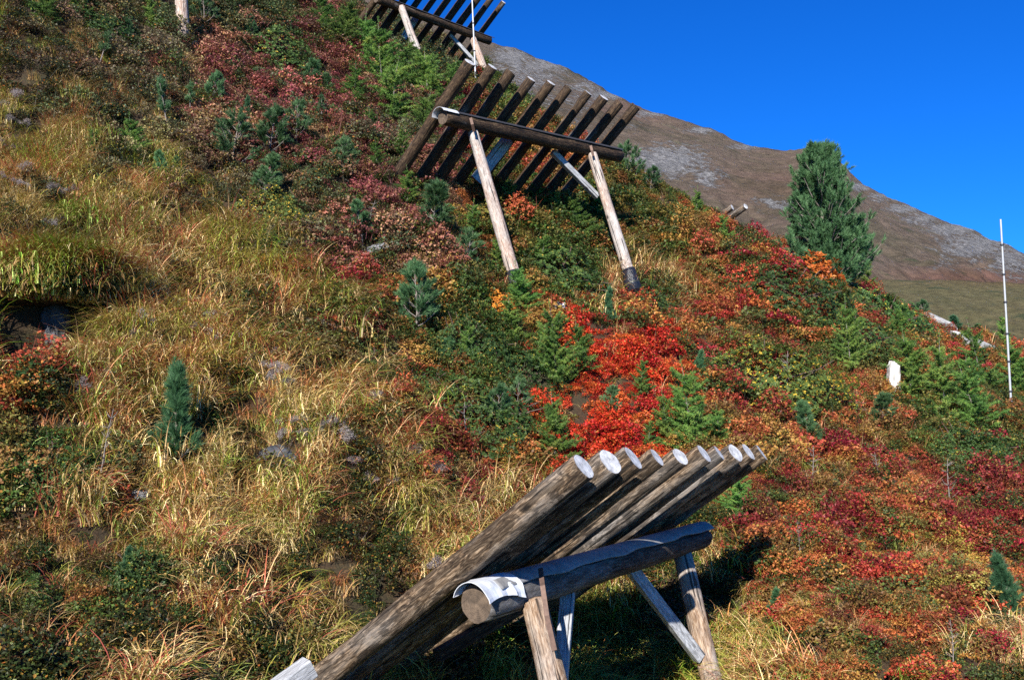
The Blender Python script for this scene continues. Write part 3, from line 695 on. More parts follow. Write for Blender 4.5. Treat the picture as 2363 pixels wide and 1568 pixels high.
PROTO = {}
def proto(key):
    if key in PROTO: return PROTO[key]
    k, v = key.split('_')[0], int(key.split('_')[1])
    if k == 'pine': (tb, fo, m_) = pine_proto(1.0, 100+v, nw=[7, 6, 8, 7][v], spread=[.42, .5, .3, .38][v], sparse=[.05, .1, .1, .2][v], bare=[.14, .1, .12, .3][v], per=85, nl=.075, nw_=.0072)
    if k == 'pineb': (tb, fo, m_) = pine_proto(.8, 130+v, nw=8, spread=[.34, .34][v], bare=.08, ex=[2.3, 1.6][v], mat_=M_PINEB, per=90, nl=.075, nw_=.006)
    if k == 'lean': (tb, fo, m_) = pine_proto(1.2, 150+v, nw=5, spread=.16, sparse=.3, bare=.45, per=60, nw_=.006)
    if k == 'larch': (tb, fo, m_) = larch_proto(1.3, 200+v, nb=[58, 50, 66, 46][v], spread=[.40, .34, .46, .38][v])
    if k == 'rhodo': (tb, fo, m_) = rhodo_proto(300+v, [.55, .7, .45][v], [.42, .45, .4][v], [1250, 1900, 900][v])
    if k == 'fleck': (tb, fo, m_) = rhodo_proto(330+v, .75, .42, 2000, M_RHODOY)
    if k == 'rowan': (tb, fo, m_) = rhodo_proto(350+v, .35, .55, 260, M_ORANGE, .06)
    if k == 'dead':
        r = np.random.default_rng(400+v); paths = []; tr, _ = curve((0, 0, -.08), (r.normal()*.12, r.normal()*.1, 1), 1.0, 0, 9, r, .05)
        paths.append((tr, np.linspace(.016, .004, len(tr))))
        for q in range(22):
            i = r.integers(2, 9); a = r.random()*6.28; ln = .09+.28*(1-i/10)*r.random()
            pth, _ = curve(tr[i], (math.cos(a), math.sin(a), .25), ln, .5, 4, r, .15); paths.append((pth, np.linspace(.006, .002, 5)))
        tb = tubes(paths, 5); fo = None; m_ = None
    me_t = mesh_np(key+'_trunk', tb[0], tb[1], [M_BARK if k in ('pine', 'lean', 'dead', 'pineb', 'larch') else M_TWIG], smooth=True)
    me_f = foliage_mesh(key+'_foliage', *fo, m_) if fo else None
    H = (fo[0] if fo else tb[0])[:, 2].max()
    PROTO[key] = (me_t, me_f, float(H)); return PROTO[key]

NAMES = {'pine': ('young_stone_pine', 'pine', 'young stone pines on the slope', 'trunk', 'needle_crown'), 'pineb': ('young_stone_pine', 'pine', 'young stone pines on the slope', 'trunk', 'needle_crown'),
         'lean': ('young_stone_pine', 'pine', 'young stone pines on the slope', 'trunk', 'needle_crown'), 'larch': ('young_larch', 'larch', 'young larches on the slope', 'trunk', 'needle_crown'),
         'rhodo': ('evergreen_shrub', 'shrub', 'evergreen shrubs on the slope', 'stems', 'leaves'), 'fleck': ('evergreen_shrub', 'shrub', 'evergreen shrubs on the slope', 'stems', 'leaves'),
         'rowan': ('orange_shrub', 'shrub', None, 'stems', 'leaves'), 'dead': ('dead_sapling', 'dead sapling', 'bare dead saplings', None, None)}
occupied = []
first = {}
def plant(key, px, py, hpx, label, wide=1.0, tilt=0., sink=0.):
    k = key.split('_')[0]; nm, cat, grp, tn, fn = NAMES[k]
    me_t, me_f, H = proto(key)
    g = ground(px, py); d = proj(np.array(g))[2]
    s = hpx*d/F/H*(1.08 if k != 'dead' else 1.15); wide = wide*{'larch': .98, 'pine': 1.15}.get(k, 1.)
    if k == 'dead':
        o = link(nm, me_t, None, g); o.scale = (s*wide, s*wide, s); tag(o, label, cat, grp)
    else:
        if key not in first:
            o = empty(nm, g, label, cat, grp); a = link(tn, me_t, o); b = link(fn, me_f, o); first[key] = (o, a, b)
        else:
            fo, fa, fb = first[key]; o = fo.copy(); C.objects.link(o)
            a = fa.copy(); C.objects.link(a); a.parent = o; b = fb.copy(); C.objects.link(b); b.parent = o
            tag(o, label, cat, grp)
        o.scale = (s*wide, s*wide, s)
    o.location = g + Vector((0, 0, .04-sink)) if k not in ('rhodo', 'fleck') else g - Vector((0, 0, .03))
    if k in ('rhodo', 'fleck', 'rowan'):
        e = .3; nrm_ = Vector((-(hz(g.x+e, g.y)-hz(g.x-e, g.y))/(2*e), -(hz(g.x, g.y+e)-hz(g.x, g.y-e))/(2*e), 1)).normalized()
        zz = (nrm_*.75+Vector((0, 0, .35))).normalized()
        o.rotation_mode = 'QUATERNION'; o.rotation_quaternion = zz.to_track_quat('Z', 'Y') @ Matrix.Rotation(random.random()*6.28, 3, 'Z').to_quaternion()
    else: o.rotation_euler = (tilt*.5, tilt, random.random()*6.28)
    occupied.append((g.x, g.y, (.25 if k != 'rhodo' and k != 'fleck' else .5*wide*s), k))
    return o

# key, base px, base py, height px, label, width factor
trees = [
('pine_0',490,246,84,'small round-headed pine in front of the reddest patch near the top left',1.0),
('pine_1',537,398,142,'open branching pine with pale forked stems, left of the dark pine group',1.1),
('pine_0',620,366,122,'dark dense pine in the middle of the upper left pine group',1.15),
('pine_1',684,325,90,'dark pine at the right of the upper left pine group above the red heath',1.1),
('pine_2',611,462,102,'upright dark pine rising from the yellow-flecked shrub at upper left',1.2),
('pine_0',792,411,98,'middle-sized pine left of the foot of the middle rake above the gravel',1.1),
('pine_3',836,577,108,'pine with a bare crooked stem beside the grey stones',1.0),
('lean_0',389,322,134,'tall thin sparse pine among orange grass at upper left',1.0),
('lean_1',441,279,85,'thin pine with a single head left of the round-headed pine',1.2),
('pine_2',371,430,82,'narrow pine of the pair left of the yellow-flecked shrub',.9),
('pineb_0',402,416,52,'little bushy pine, right one of the pair above the golden grass',1.2),
('pineb_0',566,278,56,'little pine right of the round-headed pine at the red patch',1.0),
('pine_3',713,223,80,'grey-stemmed pine below the upper larches near the red heath',1.2),
('pine_2',756,242,66,'small pine at the left foot of the upper larch thicket',1.2),
('lean_1',736,300,80,'thin pine with bare stem left of the upper larch thicket',1.2),
('pine_2',577,94,62,'small pine right of the thick pale post at the top',1.0),
('lean_0',294,112,72,'sparse thin pine left of the thick pale post at the top',1.4),
('lean_0',228,158,88,'sparse thin bluish pine in the golden grass near the top left corner',1.3),
('pineb_0',396,1078,240,'bright blue-green cone-shaped pine standing alone in the golden grass at the left',.92),
('pineb_1',292,1362,92,'faint blue-grey pine sunk in the dark grass at the lower left',1.0),
('pine_0',600,205,50,'low dark pine above the reddest patch at the upper left',1.3),
('larch_0',304,366,96,'bushy bright green larch in the olive grass at the upper left',1.3),
('larch_1',216,370,72,'dull green larch left of the bushy bright green one at upper left',1.2),
('larch_2',100,60,85,'green larch at the top left corner',1.3),
('larch_0',190,42,70,'green larch on the top edge left of the pale post',1.5),
('larch_1',352,72,75,'green larch just left of the thick pale post',1.3),
('pine_1',470,62,95,'dark pine just right of the thick pale post',.9),
('larch_0',745,75,85,'leftmost larch on the skyline below the blue sky',1.4),
('larch_2',790,120,117,'larch on the skyline left of the uppermost rake',1.3),
('larch_1',835,160,136,'larch in front of the first log of the uppermost rake',1.3),
('larch_0',880,205,153,'tall larch beneath the beam of the uppermost rake',1.3),
('larch_3',935,215,130,'larch covering the left post foot of the uppermost rake',1.4),
('larch_2',985,235,136,'larch between the two posts of the uppermost rake',1.25),
('larch_1',1040,250,123,'larch left of the first log of the middle rake',1.2),
('larch_0',820,245,95,'larch low in the upper thicket beside the red heath',1.4),
('larch_3',905,295,156,'broad larch in the middle of the upper thicket',1.4),
('larch_2',970,325,115,'larch above the beam end of the middle rake',1.3),
('larch_1',865,330,85,'larch at the lower left edge of the upper thicket',1.4),
('larch_0',925,385,90,'larch directly left of the first slanting log of the middle rake',1.3),
('larch_3',1160,262,72,'larch seen between the second and third log of the middle rake',1.4),
('larch_3',870,400,72,'yellow-green larch between the gravel and the first log of the middle rake',1.4),
('larch_1',940,480,88,'light green larch below the foot of the first log of the middle rake',1.4),
('pine_2',1000,572,144,'dark conical pine left of the left bleached post',1.25),
('larch_3',1090,560,95,'larch at the left side of the left bleached post',1.2),
('larch_0',1234,482,92,'upright larch in the shade under the beam of the middle rake',1.2),
('larch_2',1175,490,66,'low larch behind the left bleached post under the rake',1.5),
('larch_2',1335,560,115,'spreading larch between the two bleached posts',1.3),
('larch_1',1285,520,80,'larch behind the spreading one between the bleached posts',1.3),
('larch_0',1385,515,75,'larch just left of the right bleached post under the brace',1.2),
('larch_3',1250,622,82,'feathery larch right of the left bleached post',1.5),
('pine_1',1456,420,96,'open pine on the crest right of the middle rake beam',1.0),
('pine_0',1500,445,60,'low pine on the crest beside the grey cliffs of the mountain',1.2),
('pine_1',1077,650,120,'wide bushy pine left of the lower half of the left bleached post',1.1),
('larch_1',1142,640,100,'light larch touching the left bleached post from the left',1.1),
('pine_0',961,775,172,'large dark pine with a pale leaning stem left of the big evergreen shrub',1.05),
('larch_0',1204,735,125,'larch hiding the black foot of the left bleached post',1.3),
('pineb_0',1405,750,84,'little blue-green pine on a thin stem below the right bleached post',.8),
('larch_3',1185,790,100,'sprawling larch below the foot of the left bleached post',1.7),
('larch_1',1082,858,112,'larch leaning in front of the big dark evergreen shrub',1.1),
('pine_2',1021,860,76,'small upright pine below the large dark pine',1.2),
('larch_2',1288,893,185,'tall larch with a long leader at the left edge of the scarlet patch',.95),
('larch_0',1340,880,140,'larch leaning over the top left of the scarlet patch',1.1),
('larch_3',1478,930,102,'rounded larch inside the scarlet patch',1.1),
('pine_3',1401,986,90,'grey-green small pine in the lower scarlet patch',1.1),
('pine_0',1144,1005,112,'dense dark pine left of the scarlet patch above the pale twigs',1.0),
('pine_1',1195,966,88,'open small pine touching the dense dark pine from the right',1.0),
('larch_0',1282,1090,178,'larch just above the first log ends of the closest rake',1.1),
('larch_2',1600,1052,208,'largest bright green larch above the log ends of the closest rake',1.05),
('larch_1',1540,1035,130,'narrow larch left of the largest bright green one',1.1),
('larch_3',1496,1055,85,'low larch in scarlet leaves right above the closest rake',1.2),
('larch_1',1660,1040,100,'larch at the right foot of the largest bright green one',1.4),
('pineb_1',1614,872,62,'bluish small pine above the largest bright green larch',1.0),
('larch_0',1962,858,165,'tall green larch between orange heath and evergreen shrub at the right',1.0),
('larch_2',2073,792,92,'dark larch left of the pale rock slab',1.1),
('pine_0',2123,724,54,'small pine on the crest above the pale rock slab',1.2),
('pineb_1',2201,762,46,'low spreading bluish pine on the crest right of the pale rock slab',2.0),
('pine_0',2252,786,36,'tiny pine on the crest at the far end of the pale rock slab',1.5),
('larch_1',2005,672,88,'larch at the right foot of the great stone pine',1.0),
('pine_2',2040,1000,88,'open pine with visible grey stem just below the white boulder',1.4),
('larch_0',2105,926,158,'larch immediately right of the white boulder',1.3),
('larch_3',2183,988,206,'tall larch midway between the white boulder and the metal pole',1.1),
('larch_1',2270,905,162,'larch left of the metal pole below the rock slab',1.2),
('larch_2',2262,1002,158,'bright larch close to the foot of the metal pole',1.15),
('larch_1',2318,815,92,'sparse larch just left of the metal pole on the crest',.9),
('larch_0',2350,930,144,'dark larch at the right edge behind the metal pole',1.3),
('larch_2',2230,895,72,'dark larch directly below the pale rock slab',1.5),
('pine_3',1880,985,52,'little pine in orange heath above the narrow bare pine',1.0),
('larch_1',1674,560,66,'larch beside the two slanting log tops on the crest',1.4),
('larch_0',1608,505,70,'larch on the crest above the orange hummock',1.1),
('pine_2',1872,1048,118,'narrow pine with bare lower stem right of the log ends of the closest rake',.9),
('larch_2',1700,1205,110,'broad larch just right of the last logs of the closest rake',1.35),
('larch_3',1618,1305,72,'dim larch under the far end of the closest beam',1.2),
('pineb_1',2325,1452,168,'blue-green pine at the right edge near the bottom',1.0),
('pineb_0',1789,1420,55,'little blue-green pine where grass meets red heath right of the closest rake',1.4),
('pineb_1',1893,1478,42,'left one of two tiny pines in the grass at the bottom right',1.4),
('pineb_0',1964,1462,36,'right one of two tiny pines in the grass at the bottom right',1.4),
('pine_0',1925,1145,34,'tiny pine beside the forked dead sapling at the right',1.6),
('dead_0',1870,1138,88,'bare grey sapling standing in red heath below the narrow pine',1.0),
('dead_1',2032,1132,72,'forked bare sapling in red heath in the middle of the right side',1.0),
('dead_2',2193,1190,108,'branchy bare grey sapling in the dark red heath near the right edge',1.0),
('dead_1',1846,1288,70,'leaning bare sapling right of the shadow of the closest rake',.7),
('dead_0',221,1146,168,'tall bare grey sapling left of the lone blue-green pine',.7),
('dead_2',1085,1045,95,'pale twisted twigs left of the dense dark pine',1.3),
('dead_0',2200,1560,100,'dry bare sapling in dark red heath at the bottom right',.8),
('dead_1',1818,935,105,'thin bare sapling in front of the yellow-flecked shrub at the right',.8),
('dead_0',850,540,60,'dark bare twigs beside the grey stones left of the middle rake',1.5),
]
shrubs = [
('rhodo_1',1820,690,85,'largest dark evergreen shrub left of the great stone pine',1.3),
('rhodo_0',1940,712,55,'evergreen shrub in front of the trunk of the great stone pine',1.1),
('fleck_0',1745,880,105,'broad evergreen shrub flecked with yellow leaves right of the scarlet patch',1.15),
('fleck_0',1850,905,95,'yellow-flecked evergreen shrub joined to the right of the broad one',1.0),
('rhodo_0',2025,735,70,'evergreen shrub on the crest right of the great stone pine',1.3),
('rhodo_1',1075,800,85,'large dark evergreen shrub below the middle rake, left half',1.0),
('rhodo_1',1180,880,95,'large dark evergreen shrub touching the scarlet patch, right half',1.0),
('rhodo_0',1130,950,80,'low evergreen shrub under the large dark ones',1.2),
('rhodo_2',1300,640,80,'evergreen shrub between the bleached posts near the ground',1.5),
('fleck_0',455,465,70,'yellow-flecked evergreen shrub in golden grass at upper left',.8),
('fleck_0',640,510,85,'dark shrub with small yellow leaves below the pine group at upper left',.8),
('rhodo_0',590,560,50,'low evergreen shrub under the pine group at the upper left',1.2),
('rhodo_2',640,130,70,'evergreen shrub right of the pale post near the red heath',1.4),
('rhodo_0',120,1075,70,'dark evergreen shrub in orange heath at the left edge',1.0),
('rhodo_2',60,1400,90,'dark evergreen shrub at the lower left edge',1.0),
('rhodo_2',330,1330,90,'dark evergreen shrub under the bent grass at the lower left',1.0),
('rhodo_0',940,900,60,'low dark evergreen shrub below the large dark pine',1.5),
('rhodo_0',860,850,55,'low evergreen shrub between golden grass and the dark pine',1.5),
('rhodo_2',1500,700,55,'dark low shrub just right of the black post foot',1.4),
('rhodo_1',2230,1040,70,'dark evergreen shrub below the bright larch at the right',1.2),
('rhodo_0',1950,790,70,'evergreen shrub beneath the tall green larch at the right',1.3),
('rhodo_2',1000,500,50,'low evergreen shrub at the feet of the middle rake logs',1.4),
('rhodo_0',220,60,45,'low evergreen shrub in the olive grass at the top left',1.6),
('rowan_0',1884,672,84,'bright orange leafy shrub at the left foot of the great stone pine',1.3),
('rowan_0',1835,560,34,'small sprig of orange leaves against the great stone pine',.9),
('rowan_0',1148,716,40,'vivid orange-red leafy shrub left of the left post foot',1.7),
]
for t in shrubs: plant(t[0], t[1], t[2], t[3], t[4], t[5])
for t in trees: plant(t[0], t[1], t[2], t[3], t[4], t[5], tilt=random.uniform(-.07, .07))

# the great stone pine
def big_pine(px, py, toppx):
    r = np.random.default_rng(9); g = ground(px, py); d = proj(np.array(g))[2]; h = (py-toppx)*d/F
    root = empty('great_stone_pine', g, 'great dense stone pine standing alone on the crest against the mountain', 'pine')
    paths = []; shoots = []; k_ = h/3.6
    prof = lambda t: h*.30*max(.03, 1-(abs(t-.3)/.72)**2)**.7*(.75 if t < .1 else 1)
    for (bx, by, hh, sc_) in ((0, 0, h, 1), (.62*k_, .1, h*.42, .42)):
        tr, _ = curve((bx*.3, 0, -.2), (bx*.25, 0, 1), hh+.2, 0, 12, r, .02)
        paths.append((tr, np.linspace(.10*sc_, .02, len(tr))))
        nb = int(215*sc_)
        for b in range(nb):
            t = .04+.95*(b+r.random())/nb; f = t*(len(tr)-1); i = min(int(f), len(tr)-2); p = tr[i]*(1-(f-i))+tr[i+1]*(f-i)
            a = r.random()*6.28; ln = prof(t)*(.62+.44*r.random())*(sc_ if sc_ == 1 else .75)
            ln *= 1+.16*math.sin(a*2+t*9)
            if bx: ln *= 1.0+.5*max(0, math.cos(a))
            pth, de = curve(p, (math.cos(a), math.sin(a), .05+.5*t), ln, .7, 6, r, .06)
            paths.append((pth, np.linspace(.02*sc_+.004, .006, len(pth))))
            for q in range(15):
                i = r.integers(1, 7); sd = unit(r.normal(size=3)*.7+np.array([math.cos(a)*.7, math.sin(a)*.7, .9])); e = pth[i]+sd*.12*r.random()
                shoots.append((e, sd+np.array([0, 0, .7]), .16))
            shoots.append((pth[-1], de+np.array([0, 0, .6]), .2))
    for q in range(6): shoots.append((np.array([tr[0][0]*0+0, 0, h-.05*q])+r.normal(size=3)*.05, np.array([0, 0, 1.]), .18))
    V, Q, rn = brush(shoots, 60, .095, .0125, r, ang=.9)
    tv, tq = tubes(paths, 6)
    link('trunk', mesh_np('great_pine_trunk', tv, tq, [M_BARK], smooth=True), root)
    link('needle_crown', foliage_mesh('great_pine_needles', V, Q, rn, M_PINE), root)
    print('big pine h', h, 'depth', d, len(shoots))
big_pine(1905, 668, 345)

# reddish dead pine sprig under the near rake
r_ = np.random.default_rng(77)
g = ground(930, 1560); sp_ = empty('dead_pine_sprig', g, 'reddish brown dead pine sprig in the grass under the closest rake', 'dead plant')
stem, _ = curve((0, 0, 0), (.1, 0, 1), .33, 0, 5, r_, .1); st2, _ = curve(stem[2], (-.8, 0, .7), .12, .5, 3, r_, .05); st3, _ = curve(stem[3], (.8, 0, .6), .08, .5, 3, r_, .05)
tv, tq = tubes([(stem, [.006]*6), (st2, [.004]*4), (st3, [.004]*4)], 5); link('stem', mesh_np('sprig_stem', tv, tq, [M_TWIG]), sp_)
V, Q, rn = brush([(stem[-1], (0, 0, 1.), .05), (st2[-1], (-.2, 0, .6), .05), (st3[-1], (.2, 0, .6), .05), (stem[2], (0, .1, 1.), .05)], 150, .055, .004, r_, ang=2.2, droop=.6)
link('dead_needles', foliage_mesh('sprig_needles', V, Q, rn, M_DEADN), sp_)

# ------------------------------------------------------------------ rocks
def rockmat(name, stops, sc_):
    m, nt, N, L, out = mat(name); tc = N('ShaderNodeTexCoord')
    n1 = N('ShaderNodeTexNoise', Scale=sc_, Detail=9, Roughness=.75); L(tc.outputs['Object'], n1.inputs['Vector'])
    cr = ramp(N('ShaderNodeValToRGB'), stops); L(n1.outputs[0], cr.inputs[0])
    bs = N('ShaderNodeBsdfPrincipled', Roughness=.9); bs.inputs['Specular IOR Level'].default_value = .2; L(cr.outputs[0], bs.inputs['Base Color'])
    bu = N('ShaderNodeBump', Strength=.8, Distance=.03); L(n1.outputs[0], bu.inputs['Height']); L(bu.outputs[0], bs.inputs['Normal']); L(bs.outputs[0], out.inputs[0]); return m
M_ROCKW = rockmat('white_rock', [(.3, (.34, .31, .27)), (.6, (.62, .60, .56))], 7)
M_ROCKG = rockmat('grey_lichen_rock', [(.3, (.07, .07, .07)), (.5, (.18, .18, .185)), (.7, (.38, .38, .385))], 9)
M_ROCKP = rockmat('pale_rock', [(.3, (.14, .135, .13)), (.5, (.30, .295, .29)), (.7, (.52, .51, .50))], 9)
M_ROCKD = rockmat('dark_rock', [(.3, (.025, .027, .03)), (.55, (.075, .08, .09)), (.75, (.2, .2, .2))], 9)
def rock(px, py, wpx, hpx, label, m_, seed, deep=.8, rise=.3):
    import bmesh
    g = ground(px, py); d = proj(np.array(g))[2]; w = wpx*d/F/2; h = hpx*d/F/2
    bm = bmesh.new(); bmesh.ops.create_icosphere(bm, subdivisions=4, radius=1)
    V = np.array([v.co[:] for v in bm.verts])
    V = np.sign(V)*np.abs(V)**.7
    n_ = fbm(V[:, 0]*1.1+seed, V[:, 1]*1.1, V[:, 2]*1.1, seed, 4)
    st = np.round(fbm(V[:, 0]*1.6+seed, V[:, 1]*1.6, V[:, 2]*2.4, seed+7, 2)*4)/4
    V = V*(1+.38*n_+.16*st)[:, None]*np.array([w, min(w, h)*deep+.05, h])
    for v, c in zip(bm.verts, V): v.co = c
    me = bpy.data.meshes.new('rock'); bm.to_mesh(me); bm.free(); me.materials.append(m_)
    o = link('rock', me, None, g+Vector((0, 0, h*rise))); o.rotation_euler = (0, random.uniform(-.2, .2), 0)
    tag(o, label, 'rock', 'bare rocks showing through the plants'); occupied.append((g.x, g.y, w*.8, 'rock')); return o
def slab(px0, py0, px1, py1, label, seed):
    g0 = ground(px0, py0); g1 = ground(px1, py1); return g0, g1
rock(2062,914,27,96,'smooth bright white boulder standing upright among larches at the right',M_ROCKW,3,.8,.75)
rock(2155,768,100,44,'upper part of the pale grey rock slab on the crest at the right',M_ROCKP,5,1.6,.55).rotation_euler=(0,.42,0)
rock(2228,806,160,42,'lower larger part of the pale grey rock slab on the crest at the right',M_ROCKP,6,1.6,.55).rotation_euler=(0,.32,0)
rock(1692,552,22,12,'small white stone on the crest beside the slanting log tops',M_ROCKW,8,.8,.5)
rock(1716,562,20,10,'second small white stone on the crest right of the slanting log tops',M_ROCKW,9,.8,.5)
rock(1290,716,36,26,'pale stone under the middle rake between the post feet',M_ROCKW,11,.8,.3)
rock(915,520,60,30,'pale grey stones left of the left bleached post',M_ROCKG,12,1.,.2)
rock(872,578,60,24,'grey stones below the bare-stemmed pine',M_ROCKG,13,1.,.2)
rock(132,765,60,110,'dark bluish boulder in the shaded hollow at the left edge',M_ROCKD,14,.7,.2)
rock(62,905,66,56,'grey rock at the left edge below the dark hollow',M_ROCKD,15,.7,.2)
rock(640,1065,100,60,'grey rock half hidden by golden grass in the middle left',M_ROCKD,16,.8,.05)
rock(310,1150,70,34,'dark stone at the foot of the lone blue-green pine',M_ROCKG,17,.8,.2)
rock(1455,690,40,22,'pale stone at the foot of the right bleached post',M_ROCKW,18,.8,.2)
rock(1010,445,44,18,'pale stone at the foot of the middle rake logs',M_ROCKG,19,.8,.2)
rock(230,905,40,22,'little grey stone in orange grass at the left',M_ROCKG,20,.8,.2)
rock(450,107,12,12,'tiny pale marker tag right of the foot of the thick post',M_ROCKW,21,.8,.9)  # pale marker tag modelled as a small white stone

# ------------------------------------------------------------------ ground cover (stuff)
def stuff(name, variants, pos, rot, scl, tint, pick, material, label, cat):
    V = []; Fq = {3: [], 4: []}; vid = []; rnd = []; b = 0
    for i, (v, fs, rn) in enumerate(variants):
        V.append(v); rnd.append(rn); vid.append(np.full(len(v), i))
        for f in (fs if isinstance(fs, list) else [fs]):
            Fq[f.shape[1]].append(f+b)
        b += len(v)
    n = len(pos); V.append(pos); vid.append(np.full(n, -1)); rnd.append(np.zeros(n))
    def pad(x, k): return np.concatenate([np.zeros((b, k)), x.reshape(n, k)]) if k > 1 else np.concatenate([np.zeros(b), x])
    faces = [np.concatenate(x) for x in Fq.values() if x]
    me = mesh_np(name, np.concatenate(V), faces, [material], attrs={
        'vid': ('POINT', 'INT', np.concatenate(vid)), 'rnd': ('POINT', 'FLOAT', np.concatenate(rnd)), 'irot': ('POINT', 'FLOAT_VECTOR', pad(rot, 3)),
        'iscl': ('POINT', 'FLOAT', pad(scl, 1)), 'tint': ('POINT', 'FLOAT_COLOR', np.concatenate([np.ones((b+n, 0)), np.concatenate([np.ones((b, 3)), tint]), np.ones((b+n, 1))], 1)),
        'pick': ('POINT', 'INT', pad(pick, 1))})
    o = link(name, me); tag(o, label, cat, kind='stuff')
    ng = bpy.data.node_groups.new(name+'_scatter', 'GeometryNodeTree')
    ng.interface.new_socket('Geometry', in_out='INPUT', socket_type='NodeSocketGeometry'); ng.interface.new_socket('Geometry', in_out='OUTPUT', socket_type='NodeSocketGeometry')
    A = ng.nodes.new; Lk = ng.links.new
    gi = A('NodeGroupInput'); go = A('NodeGroupOutput')
    def attr(nm, dt):
        q = A('GeometryNodeInputNamedAttribute'); q.data_type = dt; q.inputs['Name'].default_value = nm
        return [s for s in q.outputs if s.enabled and s.name == 'Attribute'][0]
    va = attr('vid', 'INT')
    def sep(k):
        c = A('FunctionNodeCompare'); c.data_type = 'INT'; c.operation = 'EQUAL'
        ins = [s for s in c.inputs if s.enabled]
        Lk(va, ins[0]); ins[1].default_value = k
        s = A('GeometryNodeSeparateGeometry'); s.domain = 'POINT'; Lk(gi.outputs[0], s.inputs['Geometry']); Lk(c.outputs[0], s.inputs['Selection']); return s.outputs['Selection']
    j = A('GeometryNodeJoinGeometry')
    for k in range(len(variants)):
        g2 = A('GeometryNodeGeometryToInstance'); Lk(sep(k), g2.inputs[0]); Lk(g2.outputs[0], j.inputs[0])
    iop = A('GeometryNodeInstanceOnPoints'); Lk(sep(-1), iop.inputs['Points']); Lk(j.outputs[0], iop.inputs['Instance']); iop.inputs['Pick Instance'].default_value = True
    Lk(attr('pick', 'INT'), iop.inputs['Instance Index']); 
    er = A('FunctionNodeEulerToRotation'); Lk(attr('irot', 'FLOAT_VECTOR'), er.inputs[0]); Lk(er.outputs[0], iop.inputs['Rotation']); Lk(attr('iscl', 'FLOAT'), iop.inputs['Scale'])
    Lk(iop.outputs[0], go.inputs[0])
    md = o.modifiers.new('scatter', 'NODES'); md.node_group = ng
    return o

def shrub_clump(seed, w=.2, h=.15, n=330, leaf=.02):
    r = np.random.default_rng(seed); a = r.random(n)*6.28; rr = w*np.sqrt(r.random(n)); x = np.cos(a)*rr; y = np.sin(a)*rr
    z = h*(1-.6*(rr/w)**2)*(.45+.55*r.random(n)**.6)*(1+.3*vnoise(x*14, y*14, 0, seed))
    c = np.stack([x, y, z], 1); nrm = unit(np.array([0, 0, 1.])+r.normal(size=(n, 3))*.45)
    V, Q, rn = rosettes(c, nrm, 3, leaf, leaf*.62, r)
    rn = np.clip(np.repeat(r.random(len(Q)), 4), 0, .999)
    # wiry stems
    k = 26; b = np.stack([r.normal(size=k)*w*.4, r.normal(size=k)*w*.4, np.full(k, -.06)], 1); d = unit(np.array([0, 0, 1.])+r.normal(size=(k, 3))*.35)
    V2, Q2 = needles(b, d, np.full(k, h*1.25), .006, r)
    return np.concatenate([V, V2]), [Q, Q2+len(V)], np.concatenate([rn, np.zeros(len(V2))])
def grass_tuft(seed, n=46, ln=.42, bend=1.0, width=.0055, lean=.45, rr=.09, redp=.06, grn=.25):
    r = np.random.default_rng(seed); a = r.random(n)*6.28; L_ = ln*(.45+.75*r.random(n)); sg = 6
    base = np.stack([r.normal(size=n)*rr, r.normal(size=n)*rr, np.full(n, -.04)], 1)
    hd = np.stack([np.cos(a)*.8+lean*1.1, np.sin(a)*.8, np.zeros(n)], 1); hd = unit(hd)
    th0 = .12+.5*r.random(n); th1 = th0+bend*(.8+1.1*r.random(n)); w = width*(.6+.8*r.random(n)); side = np.stack([-hd[:, 1], hd[:, 0], np.zeros(n)], 1)
    tw = r.normal(size=n)*.5
    side = unit(side+np.array([0, 0, 1])*tw[:, None]*.5)
    P_ = base.copy(); V = []
    for i in range(sg+1):
        t = i/sg; ww = (w*(1-t**2.2)+.0006)[:, None]
        V.append(P_-side*ww); V.append(P_+side*ww)
        th = th0+(th1-th0)*t**1.3
        P_ = P_+(hd*np.sin(th)[:, None]+np.array([0, 0, 1])*np.cos(th)[:, None])*(L_/sg)[:, None]
    V = np.stack(V, 1); idx = np.arange(n)[:, None]*(2*(sg+1)); Q = []
    for i in range(sg): Q.append(np.concatenate([idx+2*i, idx+2*i+1, idx+2*i+3, idx+2*i+2], 1))
    u = r.random(n); rn = np.where(u < redp, .93+.07*r.random(n), np.where(u < redp+grn, .74+.18*r.random(n), .72*r.random(n)))
    return V.reshape(-1, 3), np.concatenate(Q), np.repeat(rn, 2*(sg+1))
def fluff(seed):
    r = np.random.default_rng(seed); Vs = []; Qs = []; rn = []; b = 0
    for s in range(7):
        top = np.array([r.normal()*.07, r.normal()*.07, .32+.12*r.random()])
        V, Q = needles(np.array([[0, 0, 0.]]), unit(top[None]), np.array([np.linalg.norm(top)]), .005, r); Vs.append(V); Qs.append(Q+b); b += len(V); rn.append(np.zeros(len(V)))
        n = 110; c = top+r.normal(size=(n, 3))*np.array([.028, .028, .022]); V, Q = needles(c, unit(r.normal(size=(n, 3))), .012+.012*r.random(n), .009, r)
        Vs.append(V); Qs.append(Q+b); b += len(V); rn.append(np.repeat(r.random(n), 3))
    return np.concatenate(Vs), np.concatenate(Qs), np.concatenate(rn)

